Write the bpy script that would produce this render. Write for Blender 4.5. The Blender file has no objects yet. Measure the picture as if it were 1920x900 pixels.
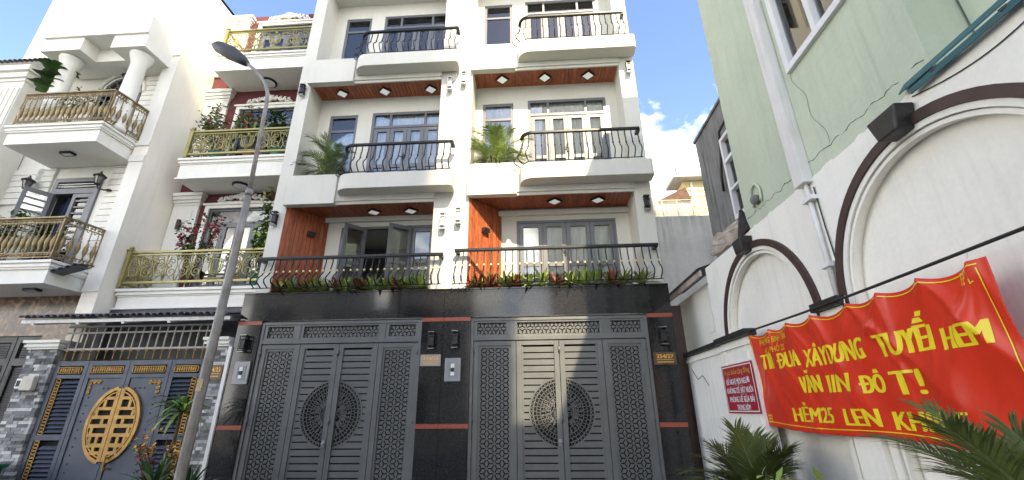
import bpy, bmesh, math, random
from mathutils import Vector, Matrix

sc = bpy.context.scene
C = sc.collection
R = math.radians
PI = math.pi
rng = random.Random(7)

# ------------------------------------------------------------------ camera
def set_camera():
    p, y, r = R(21.362), R(3.295), R(-0.502)
    fwd = Vector((-math.sin(y)*math.cos(p), math.cos(y)*math.cos(p), math.sin(p)))
    right = Vector((math.cos(y), math.sin(y), 0))
    up = right.cross(fwd)
    r2 = math.cos(r)*right + math.sin(r)*up
    u2 = -math.sin(r)*right + math.cos(r)*up
    cam = bpy.data.cameras.new('camera')
    cam.sensor_fit = 'HORIZONTAL'; cam.sensor_width = 36
    cam.lens = 813.58/1920*36
    cam.clip_start = 0.05; cam.clip_end = 3000
    o = bpy.data.objects.new('camera', cam); C.objects.link(o)
    m = Matrix((r2, u2, -fwd)).transposed().to_4x4()
    m.translation = (0, 0, 1.6)
    o.matrix_world = m
    sc.camera = o
set_camera()

# ------------------------------------------------------------------ sky, sun, exposure
SUN = Vector((0.34, -1.0, 0.9)).normalized()          # towards the sun
def set_world():
    w = bpy.data.worlds.new('World'); sc.world = w; w.use_nodes = True
    nt = w.node_tree; N = nt.nodes; L = nt.links; N.clear()
    out = N.new('ShaderNodeOutputWorld'); bg = N.new('ShaderNodeBackground')
    sky = N.new('ShaderNodeTexSky'); sky.sky_type = 'NISHITA'; sky.sun_disc = False
    sky.sun_elevation = math.asin(SUN.z); sky.sun_rotation = math.atan2(SUN.x, SUN.y)
    sky.air_density = 1.0; sky.dust_density = 0.7; sky.ozone_density = 1.5
    tc = N.new('ShaderNodeTexCoord'); mp = N.new('ShaderNodeMapping')
    mp.inputs['Scale'].default_value = (1, 1, 1.5); mp.inputs['Location'].default_value = (0.33, 0.62, 0.12)
    n1 = N.new('ShaderNodeTexNoise'); n1.inputs['Scale'].default_value = 3.1; n1.inputs['Detail'].default_value = 9; n1.inputs['Roughness'].default_value = 0.55
    n2 = N.new('ShaderNodeTexNoise'); n2.inputs['Scale'].default_value = 7.0; n2.inputs['Detail'].default_value = 6
    sep = N.new('ShaderNodeSeparateXYZ')
    el = N.new('ShaderNodeMapRange'); el.inputs['From Min'].default_value = 0.32; el.inputs['From Max'].default_value = 0.78; el.inputs['To Min'].default_value = 0.155; el.inputs['To Max'].default_value = -0.14
    add = N.new('ShaderNodeMath'); add.operation = 'ADD'
    rp = N.new('ShaderNodeMapRange'); rp.interpolation_type = 'SMOOTHSTEP'; rp.inputs['From Min'].default_value = 0.53; rp.inputs['From Max'].default_value = 0.62
    cc = N.new('ShaderNodeMixRGB'); cc.inputs[1].default_value = (2.0, 2.05, 2.15, 1); cc.inputs[2].default_value = (14, 13.6, 12.8, 1)
    tint = N.new('ShaderNodeMixRGB'); tint.blend_type = 'MULTIPLY'; tint.inputs[0].default_value = 1; tint.inputs[2].default_value = (0.74, 0.72, 0.76, 1)
    mix = N.new('ShaderNodeMixRGB')
    L.new(tc.outputs['Generated'], mp.inputs[0]); L.new(mp.outputs[0], n1.inputs['Vector']); L.new(mp.outputs[0], n2.inputs['Vector'])
    L.new(tc.outputs['Generated'], sep.inputs[0]); L.new(sep.outputs[2], el.inputs[0])
    L.new(n1.outputs[0], add.inputs[0]); L.new(el.outputs[0], add.inputs[1]); L.new(add.outputs[0], rp.inputs[0])
    mr2 = N.new('ShaderNodeMapRange'); mr2.inputs['From Min'].default_value = 0.38; mr2.inputs['From Max'].default_value = 0.62; L.new(n2.outputs[0], mr2.inputs[0]); L.new(mr2.outputs[0], cc.inputs[0]); L.new(sky.outputs[0], tint.inputs[1])
    L.new(tint.outputs[0], mix.inputs[1]); L.new(cc.outputs[0], mix.inputs[2]); L.new(rp.outputs[0], mix.inputs[0])
    L.new(mix.outputs[0], bg.inputs[0]); bg.inputs[1].default_value = 0.15
    L.new(bg.outputs[0], out.inputs[0])
set_world()
sun = bpy.data.lights.new('sun', 'SUN'); sun.energy = 3.0; sun.angle = R(0.6); sun.color = (1.0, 0.84, 0.58)
so = bpy.data.objects.new('sun', sun); C.objects.link(so); so.rotation_euler = SUN.to_track_quat('Z', 'Y').to_euler(); so.location = SUN*60
vs = sc.view_settings
vs.view_transform = 'Standard'; vs.look = 'None'; vs.gamma = 1; vs.use_curve_mapping = False
vs.exposure = 2.0
sc.cycles.max_bounces = 8; sc.cycles.transparent_max_bounces = 12
sc.cycles.use_denoising = True

# ------------------------------------------------------------------ materials
MAT = {}
def material(name, col, rough=0.7, metal=0.0, var=0.12, scale=3.0, bump=0.0, bscale=60.0, streak=0.0, streak_col=(0.2, 0.19, 0.17), rand=0.0, spec=0.5, fine=0.0, coat=0.0, bdist=0.01):
    m = bpy.data.materials.new(name); m.use_nodes = True
    nt = m.node_tree; N = nt.nodes; L = nt.links
    b = N['Principled BSDF']
    b.inputs['Roughness'].default_value = rough; b.inputs['Metallic'].default_value = metal
    b.inputs['Specular IOR Level'].default_value = spec
    if coat: b.inputs['Coat Weight'].default_value = coat; b.inputs['Coat Roughness'].default_value = 0.08
    geo = N.new('ShaderNodeNewGeometry')
    cur = None
    def rgb(c): 
        n = N.new('ShaderNodeRGB'); n.outputs[0].default_value = (*c, 1); return n.outputs[0]
    cur = rgb(col)
    def mixc(a, bcol, fac, mode='MIX'):
        n = N.new('ShaderNodeMixRGB'); n.blend_type = mode
        L.new(a, n.inputs[1])
        if isinstance(bcol, tuple): n.inputs[2].default_value = (*bcol, 1)
        else: L.new(bcol, n.inputs[2])
        if isinstance(fac, float): n.inputs[0].default_value = fac
        else: L.new(fac, n.inputs[0])
        return n.outputs[0]
    def noise(sc_, det=4, vec=None, ro=0.55):
        n = N.new('ShaderNodeTexNoise'); n.inputs['Scale'].default_value = sc_; n.inputs['Detail'].default_value = det; n.inputs['Roughness'].default_value = ro
        L.new(vec if vec is not None else geo.outputs['Position'], n.inputs['Vector']); return n.outputs[0]
    def rng_(a, lo, hi, t0=0.0, t1=1.0):
        n = N.new('ShaderNodeMapRange'); n.inputs['From Min'].default_value = lo; n.inputs['From Max'].default_value = hi
        n.inputs['To Min'].default_value = t0; n.inputs['To Max'].default_value = t1; L.new(a, n.inputs[0]); return n.outputs[0]
    if var:
        f = rng_(noise(scale), 0.3, 0.7, 1-var, 1+var*0.6)
        cur = mixc(cur, f, 1.0, 'MULTIPLY')
    if fine:
        f = rng_(noise(scale*22, 3), 0.25, 0.75, 1-fine, 1+fine)
        cur = mixc(cur, f, 1.0, 'MULTIPLY')
    if rand:
        oi = N.new('ShaderNodeObjectInfo')
        f = rng_(oi.outputs['Random'], 0, 1, 1-rand, 1+rand)
        cur = mixc(cur, f, 1.0, 'MULTIPLY')
    if streak:
        mp = N.new('ShaderNodeMapping'); mp.inputs['Scale'].default_value = (8.0, 8.0, 0.55)
        L.new(geo.outputs['Position'], mp.inputs[0])
        a = noise(1.3, 7, mp.outputs[0], 0.62); bb = noise(0.9, 4)
        ml = N.new('ShaderNodeMath'); ml.operation = 'MULTIPLY'
        L.new(rng_(a, 0.48 if streak < .5 else 0.40, 0.78 if streak < .5 else 0.62), ml.inputs[0]); L.new(rng_(bb, 0.40, 0.65, 0.15, 1.0), ml.inputs[1])
        m2 = N.new('ShaderNodeMath'); m2.operation = 'MULTIPLY'; m2.inputs[1].default_value = streak
        L.new(ml.outputs[0], m2.inputs[0])
        cur = mixc(cur, streak_col, m2.outputs[0])
    L.new(cur, b.inputs['Base Color'])
    if bump:
        bp = N.new('ShaderNodeBump'); bp.inputs['Strength'].default_value = bump; bp.inputs['Distance'].default_value = bdist
        L.new(noise(bscale, 4), bp.inputs['Height']); L.new(bp.outputs[0], b.inputs['Normal'])
    rr = rng_(noise(scale*1.7, 3), 0.3, 0.7, max(0.02, rough*0.85), min(1, rough*1.15)); L.new(rr, b.inputs['Roughness'])
    MAT[name] = m
    return m

material('plaster', (0.59, 0.58, 0.515), 0.85, var=0.05, scale=1.2, bump=0.18, bscale=45, streak=0.30, streak_col=(0.42, 0.40, 0.36), fine=0.02)
material('plaster_old', (0.75, 0.735, 0.68), 0.9, var=0.07, scale=1.5, bump=0.3, bscale=30, streak=0.42, streak_col=(0.33, 0.31, 0.28), fine=0.03)
material('plaster_ornate', (0.74, 0.73, 0.66), 0.8, var=0.05, scale=2, bump=0.15, bscale=40, streak=0.25, streak_col=(0.40, 0.38, 0.34), fine=0.02)
material('plaster_cream', (0.84, 0.80, 0.70), 0.88, var=0.06, scale=1.0, bump=0.25, bscale=28, streak=0.25, streak_col=(0.45, 0.40, 0.32), fine=0.02)
material('wall_white', (0.86, 0.835, 0.745), 0.88, var=0.06, scale=1.4, bump=0.35, bscale=26, streak=0.38, streak_col=(0.42, 0.40, 0.37), fine=0.025)
material('wall_green', (0.52, 0.57, 0.43), 0.9, var=0.09, scale=1.1, bump=0.35, bscale=24, streak=0.45, streak_col=(0.29, 0.35, 0.25), fine=0.03)
material('concrete', (0.44, 0.44, 0.42), 0.92, var=0.16, scale=1.6, bump=0.4, bscale=20, streak=0.55, streak_col=(0.12, 0.12, 0.11), fine=0.06)
material('concrete_dark', (0.20, 0.20, 0.19), 0.92, var=0.2, scale=2.2, bump=0.5, bscale=18, streak=0.85, streak_col=(0.04, 0.04, 0.037), fine=0.08)
material('concrete_rough', (0.42, 0.36, 0.29), 0.95, var=0.3, scale=6, bump=0.9, bscale=22, fine=0.1)
material('alley_concrete', (0.19, 0.185, 0.175), 0.9, var=0.25, scale=1.5, bump=0.5, bscale=90, fine=0.15)
material('paving', (0.20, 0.195, 0.185), 0.9, var=0.2, scale=2.5, bump=0.4, bscale=60, fine=0.08)
material('granite_red', (0.30, 0.070, 0.040), 0.3, var=0.12, scale=25, spec=0.4, fine=0.2)
material('gate_grey', (0.115, 0.120, 0.117), 0.42, metal=0.25, var=0.16, scale=2.5, fine=0.04, streak=0.35, streak_col=(0.17, 0.165, 0.15), spec=0.45)
material('gate_blue', (0.060, 0.072, 0.098), 0.5, metal=0.2, var=0.15, scale=2.5, streak=0.3, streak_col=(0.12, 0.12, 0.12), spec=0.4)
material('gate_dark', (0.048, 0.050, 0.050), 0.55, metal=0.1, var=0.15, scale=2.5, streak=0.2, streak_col=(0.10, 0.10, 0.095))
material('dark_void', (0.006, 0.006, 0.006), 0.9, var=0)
material('iron_black', (0.014, 0.014, 0.014), 0.38, metal=0.3, var=0.2, scale=8, spec=0.5)
material('lamp_steel', (0.42, 0.42, 0.41), 0.3, metal=0.8, var=0.1, scale=8)
material('lamp_pale', (0.5, 0.5, 0.47), 0.35, var=0.1, scale=8)
material('lamp_black', (0.016, 0.016, 0.017), 0.4, metal=0.2, var=0.1, scale=8)
material('lamp_glass', (0.13, 0.13, 0.125), 0.2, var=0.1, scale=20)
material('knuckle', (0.62, 0.50, 0.25), 0.4, metal=0.4, var=0.1, scale=20)
material('gold_paint', (0.31, 0.275, 0.105), 0.42, metal=0.45, var=0.16, scale=7, bump=0.2, bscale=90)
material('bronze', (0.25, 0.185, 0.085), 0.45, metal=0.45, var=0.35, scale=9, bump=0.2, bscale=90)
material('gold_worn', (0.40, 0.23, 0.055), 0.48, metal=0.3, var=0.3, scale=6)
material('frame_grey', (0.125, 0.13, 0.14), 0.42, metal=0.15, var=0.06, scale=4)
material('frame_white', (0.74, 0.74, 0.72), 0.55, var=0.05, scale=5)
material('steel_pole', (0.31, 0.30, 0.275), 0.6, metal=0.35, var=0.35, scale=6, streak=0.8, streak_col=(0.16, 0.095, 0.06), fine=0.15, bump=0.15, bscale=60)
material('tile_grey', (0.15, 0.15, 0.155), 0.75, var=0.3, scale=9, rand=0.25, fine=0.12, bump=0.3, bscale=50)
material('wine_wall', (0.10, 0.017, 0.017), 0.75, var=0.12, scale=2)
material('trim_brown', (0.052, 0.026, 0.021), 0.55, var=0.15, scale=5, bump=0.15, bscale=40)
material('trim_black', (0.017, 0.016, 0.016), 0.5, var=0.2, scale=6, bump=0.2, bscale=40)
material('grille_grey', (0.33, 0.32, 0.29), 0.6, var=0.15, scale=8)
material('pipe_white', (0.70, 0.69, 0.66), 0.6, var=0.06, scale=3, streak=0.5, streak_col=(0.40, 0.33, 0.25))
material('teal_metal', (0.008, 0.085, 0.10), 0.45, var=0.2, scale=6)
material('sign_red', (0.36, 0.012, 0.028), 0.35, var=0.06, scale=4)
material('banner_red', (0.64, 0.036, 0.012), 0.34, var=0.12, scale=3, spec=0.35)
material('banner_yellow', (0.86, 0.66, 0.02), 0.4, var=0.05, scale=5)
material('gold_ink', (0.75, 0.42, 0.08), 0.4, var=0.05, scale=5)
material('white_ink', (0.80, 0.80, 0.80), 0.5, var=0.03, scale=5)
material('plate_steel', (0.30, 0.28, 0.25), 0.4, metal=0.5, var=0.1, scale=8)
material('plate_bronze', (0.10, 0.065, 0.03), 0.4, metal=0.3, var=0.2, scale=8)
material('intercom_grey', (0.24, 0.25, 0.26), 0.42, metal=0.35, var=0.08, scale=8)
material('rubber', (0.012, 0.012, 0.012), 0.6, var=0.1, scale=10)
material('leaf_palm', (0.095, 0.128, 0.036), 0.6, var=0.3, scale=8, rand=0.25, spec=0.2)
material('leaf_palm_old', (0.13, 0.125, 0.042), 0.6, var=0.3, scale=8, rand=0.2, spec=0.2)
material('leaf_bamboo', (0.19, 0.27, 0.065), 0.6, var=0.3, scale=9, rand=0.2, spec=0.2)
material('leaf_green', (0.060, 0.13, 0.030), 0.6, var=0.35, scale=12, rand=0.2, spec=0.2)
material('leaf_dark', (0.035, 0.075, 0.026), 0.6, var=0.35, scale=10, rand=0.2, spec=0.2)
material('leaf_lime', (0.26, 0.34, 0.070), 0.6, var=0.3, scale=12, rand=0.2, spec=0.2)
material('leaf_pale', (0.34, 0.40, 0.25), 0.6, var=0.3, scale=12, rand=0.15, spec=0.2)
material('leaf_red', (0.24, 0.065, 0.040), 0.6, var=0.35, scale=12, rand=0.25, spec=0.2)
material('flower_yellow', (0.72, 0.42, 0.085), 0.5, var=0.2, scale=20)
material('flower_pink', (0.50, 0.115, 0.130), 0.55, var=0.3, scale=15)
material('stem_brown', (0.11, 0.075, 0.045), 0.8, var=0.25, scale=15)
material('stem_green', (0.12, 0.14, 0.045), 0.6, var=0.25, scale=15)
material('pot_clay', (0.30, 0.13, 0.07), 0.75, var=0.2, scale=8)
material('pot_green', (0.012, 0.17, 0.10), 0.3, var=0.15, scale=8)
material('soil', (0.05, 0.035, 0.022), 0.95, var=0.3, scale=30)
material('bin_green', (0.014, 0.12, 0.055), 0.45, var=0.15, scale=6)
material('yellow_wall', (0.62, 0.52, 0.27), 0.85, var=0.08, scale=3)
material('rust_roof', (0.10, 0.050, 0.032), 0.8, var=0.3, scale=6)
material('curtain', (0.72, 0.71, 0.68), 0.9, var=0.15, scale=2)
material('room', (0.16, 0.155, 0.15), 0.9, var=0.1, scale=2)
material('blue_cloth', (0.015, 0.022, 0.07), 0.85, var=0.3, scale=9)
material('switch_grey', (0.50, 0.46, 0.38), 0.6, var=0.1, scale=8)
material('stone_light', (0.50, 0.49, 0.47), 0.85, var=0.2, scale=14, rand=0.25, bump=0.6, bscale=70)
material('stone_mid', (0.25, 0.25, 0.245), 0.85, var=0.25, scale=14, rand=0.3, bump=0.6, bscale=70)
material('stone_dark', (0.12, 0.125, 0.12), 0.85, var=0.25, scale=14, rand=0.3, bump=0.6, bscale=70)
material('mortar', (0.30, 0.29, 0.28), 0.95, var=0.1, scale=10)
material('added_wall', (0.66, 0.65, 0.61), 0.9, var=0.1, scale=0.8, streak=0.3)
material('emblem_sticker', (0.55, 0.40, 0.22), 0.5, var=0.5, scale=60)

def lit_panel():
    m = bpy.data.materials.new('lit_panel'); m.use_nodes = True; q = m.node_tree.nodes['Principled BSDF']
    q.inputs['Base Color'].default_value = (.8, .8, .78, 1); q.inputs['Emission Color'].default_value = (1, 1, 1, 1); q.inputs['Emission Strength'].default_value = 0.07
    MAT['lit_panel'] = m
lit_panel()
def wood_material():
    m = bpy.data.materials.new('wood'); m.use_nodes = True
    nt = m.node_tree; N = nt.nodes; L = nt.links; b = N['Principled BSDF']
    geo = N.new('ShaderNodeNewGeometry'); mp = N.new('ShaderNodeMapping'); mp.inputs['Scale'].default_value = (26, 3.0, 3.0)
    oi = N.new('ShaderNodeObjectInfo'); ad = N.new('ShaderNodeVectorMath'); ad.operation = 'ADD'
    L.new(geo.outputs['Position'], ad.inputs[0]); L.new(oi.outputs['Random'], ad.inputs[1]); L.new(ad.outputs[0], mp.inputs[0])
    n = N.new('ShaderNodeTexNoise'); n.inputs['Scale'].default_value = 1.6; n.inputs['Detail'].default_value = 6; n.inputs['Distortion'].default_value = 0.6
    L.new(mp.outputs[0], n.inputs['Vector'])
    cr = N.new('ShaderNodeValToRGB'); cr.color_ramp.elements[0].position = 0.32; cr.color_ramp.elements[0].color = (0.20, 0.048, 0.019, 1)
    cr.color_ramp.elements[1].position = 0.72; cr.color_ramp.elements[1].color = (0.44, 0.125, 0.045, 1)
    L.new(n.outputs[0], cr.inputs[0])
    mr = N.new('ShaderNodeMapRange'); mr.inputs['To Min'].default_value = 0.82; mr.inputs['To Max'].default_value = 1.16; L.new(oi.outputs['Random'], mr.inputs[0])
    mx = N.new('ShaderNodeMixRGB'); mx.blend_type = 'MULTIPLY'; mx.inputs[0].default_value = 1; L.new(cr.outputs[0], mx.inputs[1]); L.new(mr.outputs[0], mx.inputs[2])
    L.new(mx.outputs[0], b.inputs['Base Color']); b.inputs['Roughness'].default_value = 0.45
    MAT['wood'] = m
wood_material()

def granite_material():
    m = bpy.data.materials.new('granite_black'); m.use_nodes = True
    nt = m.node_tree; N = nt.nodes; L = nt.links; b = N['Principled BSDF']
    geo = N.new('ShaderNodeNewGeometry')
    v = N.new('ShaderNodeTexVoronoi'); v.inputs['Scale'].default_value = 70; L.new(geo.outputs['Position'], v.inputs['Vector'])
    mr = N.new('ShaderNodeMapRange'); mr.inputs['From Min'].default_value = 0.10; mr.inputs['From Max'].default_value = 0.22; mr.inputs['To Min'].default_value = 1; mr.inputs['To Max'].default_value = 0
    L.new(v.outputs['Distance'], mr.inputs[0])
    wn = N.new('ShaderNodeMath'); wn.operation = 'GREATER_THAN'; wn.inputs[1].default_value = 0.80
    sp = N.new('ShaderNodeSeparateColor'); L.new(v.outputs['Color'], sp.inputs[0]); L.new(sp.outputs[0], wn.inputs[0])
    ml = N.new('ShaderNodeMath'); ml.operation = 'MULTIPLY'; L.new(mr.outputs[0], ml.inputs[0]); L.new(wn.outputs[0], ml.inputs[1])
    n = N.new('ShaderNodeTexNoise'); n.inputs['Scale'].default_value = 120; n.inputs['Detail'].default_value = 3; L.new(geo.outputs['Position'], n.inputs['Vector'])
    cr = N.new('ShaderNodeValToRGB'); cr.color_ramp.elements[0].position = 0.4; cr.color_ramp.elements[0].color = (0.008, 0.008, 0.009, 1)
    cr.color_ramp.elements[1].position = 0.75; cr.color_ramp.elements[1].color = (0.028, 0.027, 0.026, 1); L.new(n.outputs[0], cr.inputs[0])
    mx = N.new('ShaderNodeMixRGB'); mx.inputs[2].default_value = (0.17, 0.165, 0.155, 1); L.new(ml.outputs[0], mx.inputs[0]); L.new(cr.outputs[0], mx.inputs[1])
    L.new(mx.outputs[0], b.inputs['Base Color']); b.inputs['Roughness'].default_value = 0.13; b.inputs['Specular IOR Level'].default_value = 0.48
    n2 = N.new('ShaderNodeTexNoise'); n2.inputs['Scale'].default_value = 2.2; n2.inputs['Detail'].default_value = 5; L.new(geo.outputs['Position'], n2.inputs['Vector'])
    r2 = N.new('ShaderNodeMapRange'); r2.inputs['To Min'].default_value = 0.03; r2.inputs['To Max'].default_value = 0.13; L.new(n2.outputs[0], r2.inputs[0]); L.new(r2.outputs[0], b.inputs['Roughness'])
    MAT['granite_black'] = m
    m2 = bpy.data.materials.new('stone_brown'); m2.use_nodes = True
    nt = m2.node_tree; N = nt.nodes; L = nt.links; b = N['Principled BSDF']
    geo = N.new('ShaderNodeNewGeometry'); n = N.new('ShaderNodeTexNoise'); n.inputs['Scale'].default_value = 4.5; n.inputs['Detail'].default_value = 8; n.inputs['Distortion'].default_value = 1.8
    L.new(geo.outputs['Position'], n.inputs['Vector'])
    cr = N.new('ShaderNodeValToRGB'); e = cr.color_ramp.elements; e[0].position = 0.36; e[0].color = (0.040, 0.022, 0.012, 1); e[1].position = 0.70; e[1].color = (0.30, 0.20, 0.11, 1)
    k = e.new(0.52); k.color = (0.13, 0.065, 0.03, 1)
    L.new(n.outputs[0], cr.inputs[0]); L.new(cr.outputs[0], b.inputs['Base Color']); b.inputs['Roughness'].default_value = 0.25
    MAT['stone_brown'] = m2
granite_material()

def glass_material(name, tint, refl):
    m = bpy.data.materials.new(name); m.use_nodes = True
    nt = m.node_tree; N = nt.nodes; L = nt.links; N.clear()
    out = N.new('ShaderNodeOutputMaterial'); tr = N.new('ShaderNodeBsdfTransparent'); gl = N.new('ShaderNodeBsdfGlossy'); mx = N.new('ShaderNodeMixShader'); fr = N.new('ShaderNodeFresnel')
    tr.inputs[0].default_value = (*tint, 1); gl.inputs['Roughness'].default_value = 0.015; fr.inputs[0].default_value = 1.5
    ma = N.new('ShaderNodeMath'); ma.operation = 'ADD'; ma.use_clamp = True; ma.inputs[1].default_value = refl
    L.new(fr.outputs[0], ma.inputs[0]); L.new(ma.outputs[0], mx.inputs[0]); L.new(tr.outputs[0], mx.inputs[1]); L.new(gl.outputs[0], mx.inputs[2]); L.new(mx.outputs[0], out.inputs[0])
    MAT[name] = m
glass_material('glass', (0.86, 0.88, 0.87), 0.06)
glass_material('glass_clear', (0.8, 0.84, 0.83), 0.08)

# ------------------------------------------------------------------ mesh helpers
def base(o):
    v = Vector((0, 0, 0))
    while o is not None:
        v += o.location; o = o.parent
    return v
class MB:
    def __init__(s): s.v = []; s.f = []; s.m = []; s.k = 0
    def add(s, vs_, fs):
        n = len(s.v); s.v += [tuple(p) for p in vs_]
        for f in fs: s.f.append([n+i for i in f]); s.m.append(s.k)
        return s
    def box(s, x0, x1, y0, y1, z0, z1):
        if x0 > x1: x0, x1 = x1, x0
        if y0 > y1: y0, y1 = y1, y0
        if z0 > z1: z0, z1 = z1, z0
        return s.add([(x0,y0,z0),(x1,y0,z0),(x1,y1,z0),(x0,y1,z0),(x0,y0,z1),(x1,y0,z1),(x1,y1,z1),(x0,y1,z1)],
                     [(0,3,2,1),(4,5,6,7),(0,1,5,4),(1,2,6,5),(2,3,7,6),(3,0,4,7)])
    def prism(s, pts, off):
        off = Vector(off); n = len(pts)
        a = [Vector(p) for p in pts]; b = [p+off for p in a]
        return s.add(a+b, [tuple(range(n))[::-1], tuple(range(n, 2*n))]+[(i, (i+1) % n, n+(i+1) % n, n+i) for i in range(n)])
    def poly(s, pts): return s.add(pts, [tuple(range(len(pts)))])
    def bar(s, a, b, w, h=None, up=(0, 0, 1)):
        h = h or w; a = Vector(a); b = Vector(b); d = (b-a)
        if d.length < 1e-6: return s
        d.normalize(); u = Vector(up)
        if abs(d.dot(u)) > 0.99: u = Vector((0, 1, 0))
        x = d.cross(u).normalized(); y = x.cross(d).normalized()
        q = [x*w/2+y*h/2, -x*w/2+y*h/2, -x*w/2-y*h/2, x*w/2-y*h/2]
        return s.prism([a+k for k in q], b-a)
    def tube(s, pts, r, n=6, cap=True, closed=False):
        pts = [Vector(p) for p in pts]; m = len(pts)
        rr = r if isinstance(r, (list, tuple)) else [r]*m
        vs_ = []; fs = []; px = None
        for i, p in enumerate(pts):
            if closed: d = pts[(i+1) % m]-pts[i-1]
            else: d = (pts[min(i+1, m-1)]-pts[max(i-1, 0)])
            if d.length < 1e-9: d = Vector((0, 0, 1))
            d.normalize()
            if px is None:
                t = Vector((0, 0, 1)) if abs(d.z) < 0.9 else Vector((1, 0, 0)); px = d.cross(t).normalized()
            else:
                px = px-d*px.dot(d)
                px = px.normalized() if px.length > 1e-6 else d.orthogonal().normalized()
            py = d.cross(px)
            for k in range(n):
                a = 2*PI*k/n; vs_.append(p+(px*math.cos(a)+py*math.sin(a))*rr[i])
        for i in range(m-(0 if closed else 1)):
            j = (i+1) % m
            for k in range(n): fs.append((i*n+k, i*n+(k+1) % n, j*n+(k+1) % n, j*n+k))
        if cap and not closed: fs += [tuple(range(n))[::-1], tuple(range((m-1)*n, m*n))]
        return s.add(vs_, fs)
    def lathe(s, prof, c=(0, 0, 0), n=12):
        vs_ = []; fs = []; c = Vector(c)
        for (r, z) in prof:
            for k in range(n): a = 2*PI*k/n; vs_.append(c+Vector((r*math.cos(a), r*math.sin(a), z)))
        m = len(prof)
        for i in range(m-1):
            for k in range(n): fs.append((i*n+k, i*n+(k+1) % n, (i+1)*n+(k+1) % n, (i+1)*n+k))
        fs += [tuple(range(n))[::-1], tuple(range((m-1)*n, m*n))]
        return s.add(vs_, fs)
    def ball(s, c, r, n=8, sz=1.0):
        m = 5; prof = [(max(1e-4, r*math.sin(PI*i/m)), -r*sz*math.cos(PI*i/m)) for i in range(m+1)]
        return s.lathe(prof, c, n)
    def grid(s, fn, nu, nv):
        vs_ = [fn(i/nu, j/nv) for j in range(nv+1) for i in range(nu+1)]
        fs = [(j*(nu+1)+i, j*(nu+1)+i+1, (j+1)*(nu+1)+i+1, (j+1)*(nu+1)+i) for j in range(nv) for i in range(nu)]
        return s.add(vs_, fs)
    def mesh(s, name, mats, off=Vector((0, 0, 0)), smooth=False):
        me = bpy.data.meshes.new(name)
        me.from_pydata([(p[0]-off[0], p[1]-off[1], p[2]-off[2]) for p in s.v], [], s.f)
        for m in (mats if isinstance(mats, (list, tuple)) else [mats]): me.materials.append(MAT[m])
        if any(s.m): me.polygons.foreach_set('material_index', s.m)
        if smooth: me.polygons.foreach_set('use_smooth', [True]*len(me.polygons))
        me.update(); return me
    def build(s, name, mats, parent=None, smooth=False, bevel=0, loc=None):
        off = base(parent) if parent else Vector((0, 0, 0))
        me = s.mesh(name, mats, off if loc is None else Vector((0, 0, 0)), smooth)
        o = bpy.data.objects.new(name, me); C.objects.link(o)
        if parent: o.parent = parent
        if loc is not None: o.location = Vector(loc)-off
        if bevel:
            b = o.modifiers.new('bevel', 'BEVEL'); b.width = bevel; b.segments = 2; b.limit_method = 'ANGLE'
        return o
def box(name, mat, parent, *a, bevel=0): return MB().box(*a).build(name, mat, parent, bevel=bevel)
def fix(o):
    bm = bmesh.new(); bm.from_mesh(o.data); bmesh.ops.recalc_face_normals(bm, faces=bm.faces); bm.to_mesh(o.data); bm.free(); return o
def put(mesh, name, parent, loc, scale=(1, 1, 1), rot=(0, 0, 0)):
    o = bpy.data.objects.new(name, mesh); C.objects.link(o); o.parent = parent
    o.location = Vector(loc)-base(parent); o.scale = scale; o.rotation_euler = rot; return o
def tag(o, label, cat=None, group=None, kind=None):
    if label: o['label'] = label
    if cat: o['category'] = cat
    if group: o['group'] = group
    if kind: o['kind'] = kind
    return o
def thing(name, label, cat, loc=(0, 0, 0), group=None):
    o = bpy.data.objects.new(name, None); C.objects.link(o); o.location = loc; o.empty_display_size = 0.1
    return tag(o, label, cat, group)
def clone(root, loc, rotz=0.0, label=None, scale=1.0, group=None):
    r = root.copy(); C.objects.link(r); r.location = loc; r.rotation_euler = (0, 0, rotz); r.scale = (scale,)*3
    if label: r['label'] = label
    if group: r['group'] = group
    for ch in list(root.children):
        c = ch.copy(); C.objects.link(c); c.parent = r
        for g in list(ch.children):
            d = g.copy(); C.objects.link(d); d.parent = c
    return r
UNIT = {}
def unit(mat):
    if mat not in UNIT: UNIT[mat] = MB().box(-.5, .5, -.5, .5, -.5, .5).mesh('unit_piece', mat)
    return UNIT[mat]
def piece(name, mat, parent, x0, x1, y0, y1, z0, z1):
    return put(unit(mat), name, parent, ((x0+x1)/2, (y0+y1)/2, (z0+z1)/2), (abs(x1-x0), abs(y1-y0), abs(z1-z0)))
def wall_open(mb, x0, x1, y0, y1, z0, z1, ops):
    xs = sorted({x0, x1, *[o[0] for o in ops], *[o[1] for o in ops]}); zs = sorted({z0, z1, *[o[2] for o in ops], *[o[3] for o in ops]})
    for i in range(len(xs)-1):
        run = None
        for j in range(len(zs)-1):
            cx = (xs[i]+xs[i+1])/2; cz = (zs[j]+zs[j+1])/2
            hole = any(o[0] < cx < o[1] and o[2] < cz < o[3] for o in ops)
            if not hole: run = (run[0], zs[j+1]) if run else (zs[j], zs[j+1])
            if hole or j == len(zs)-2:
                if run: mb.box(xs[i], xs[i+1], y0, y1, *run)
                run = None
    return mb
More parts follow.
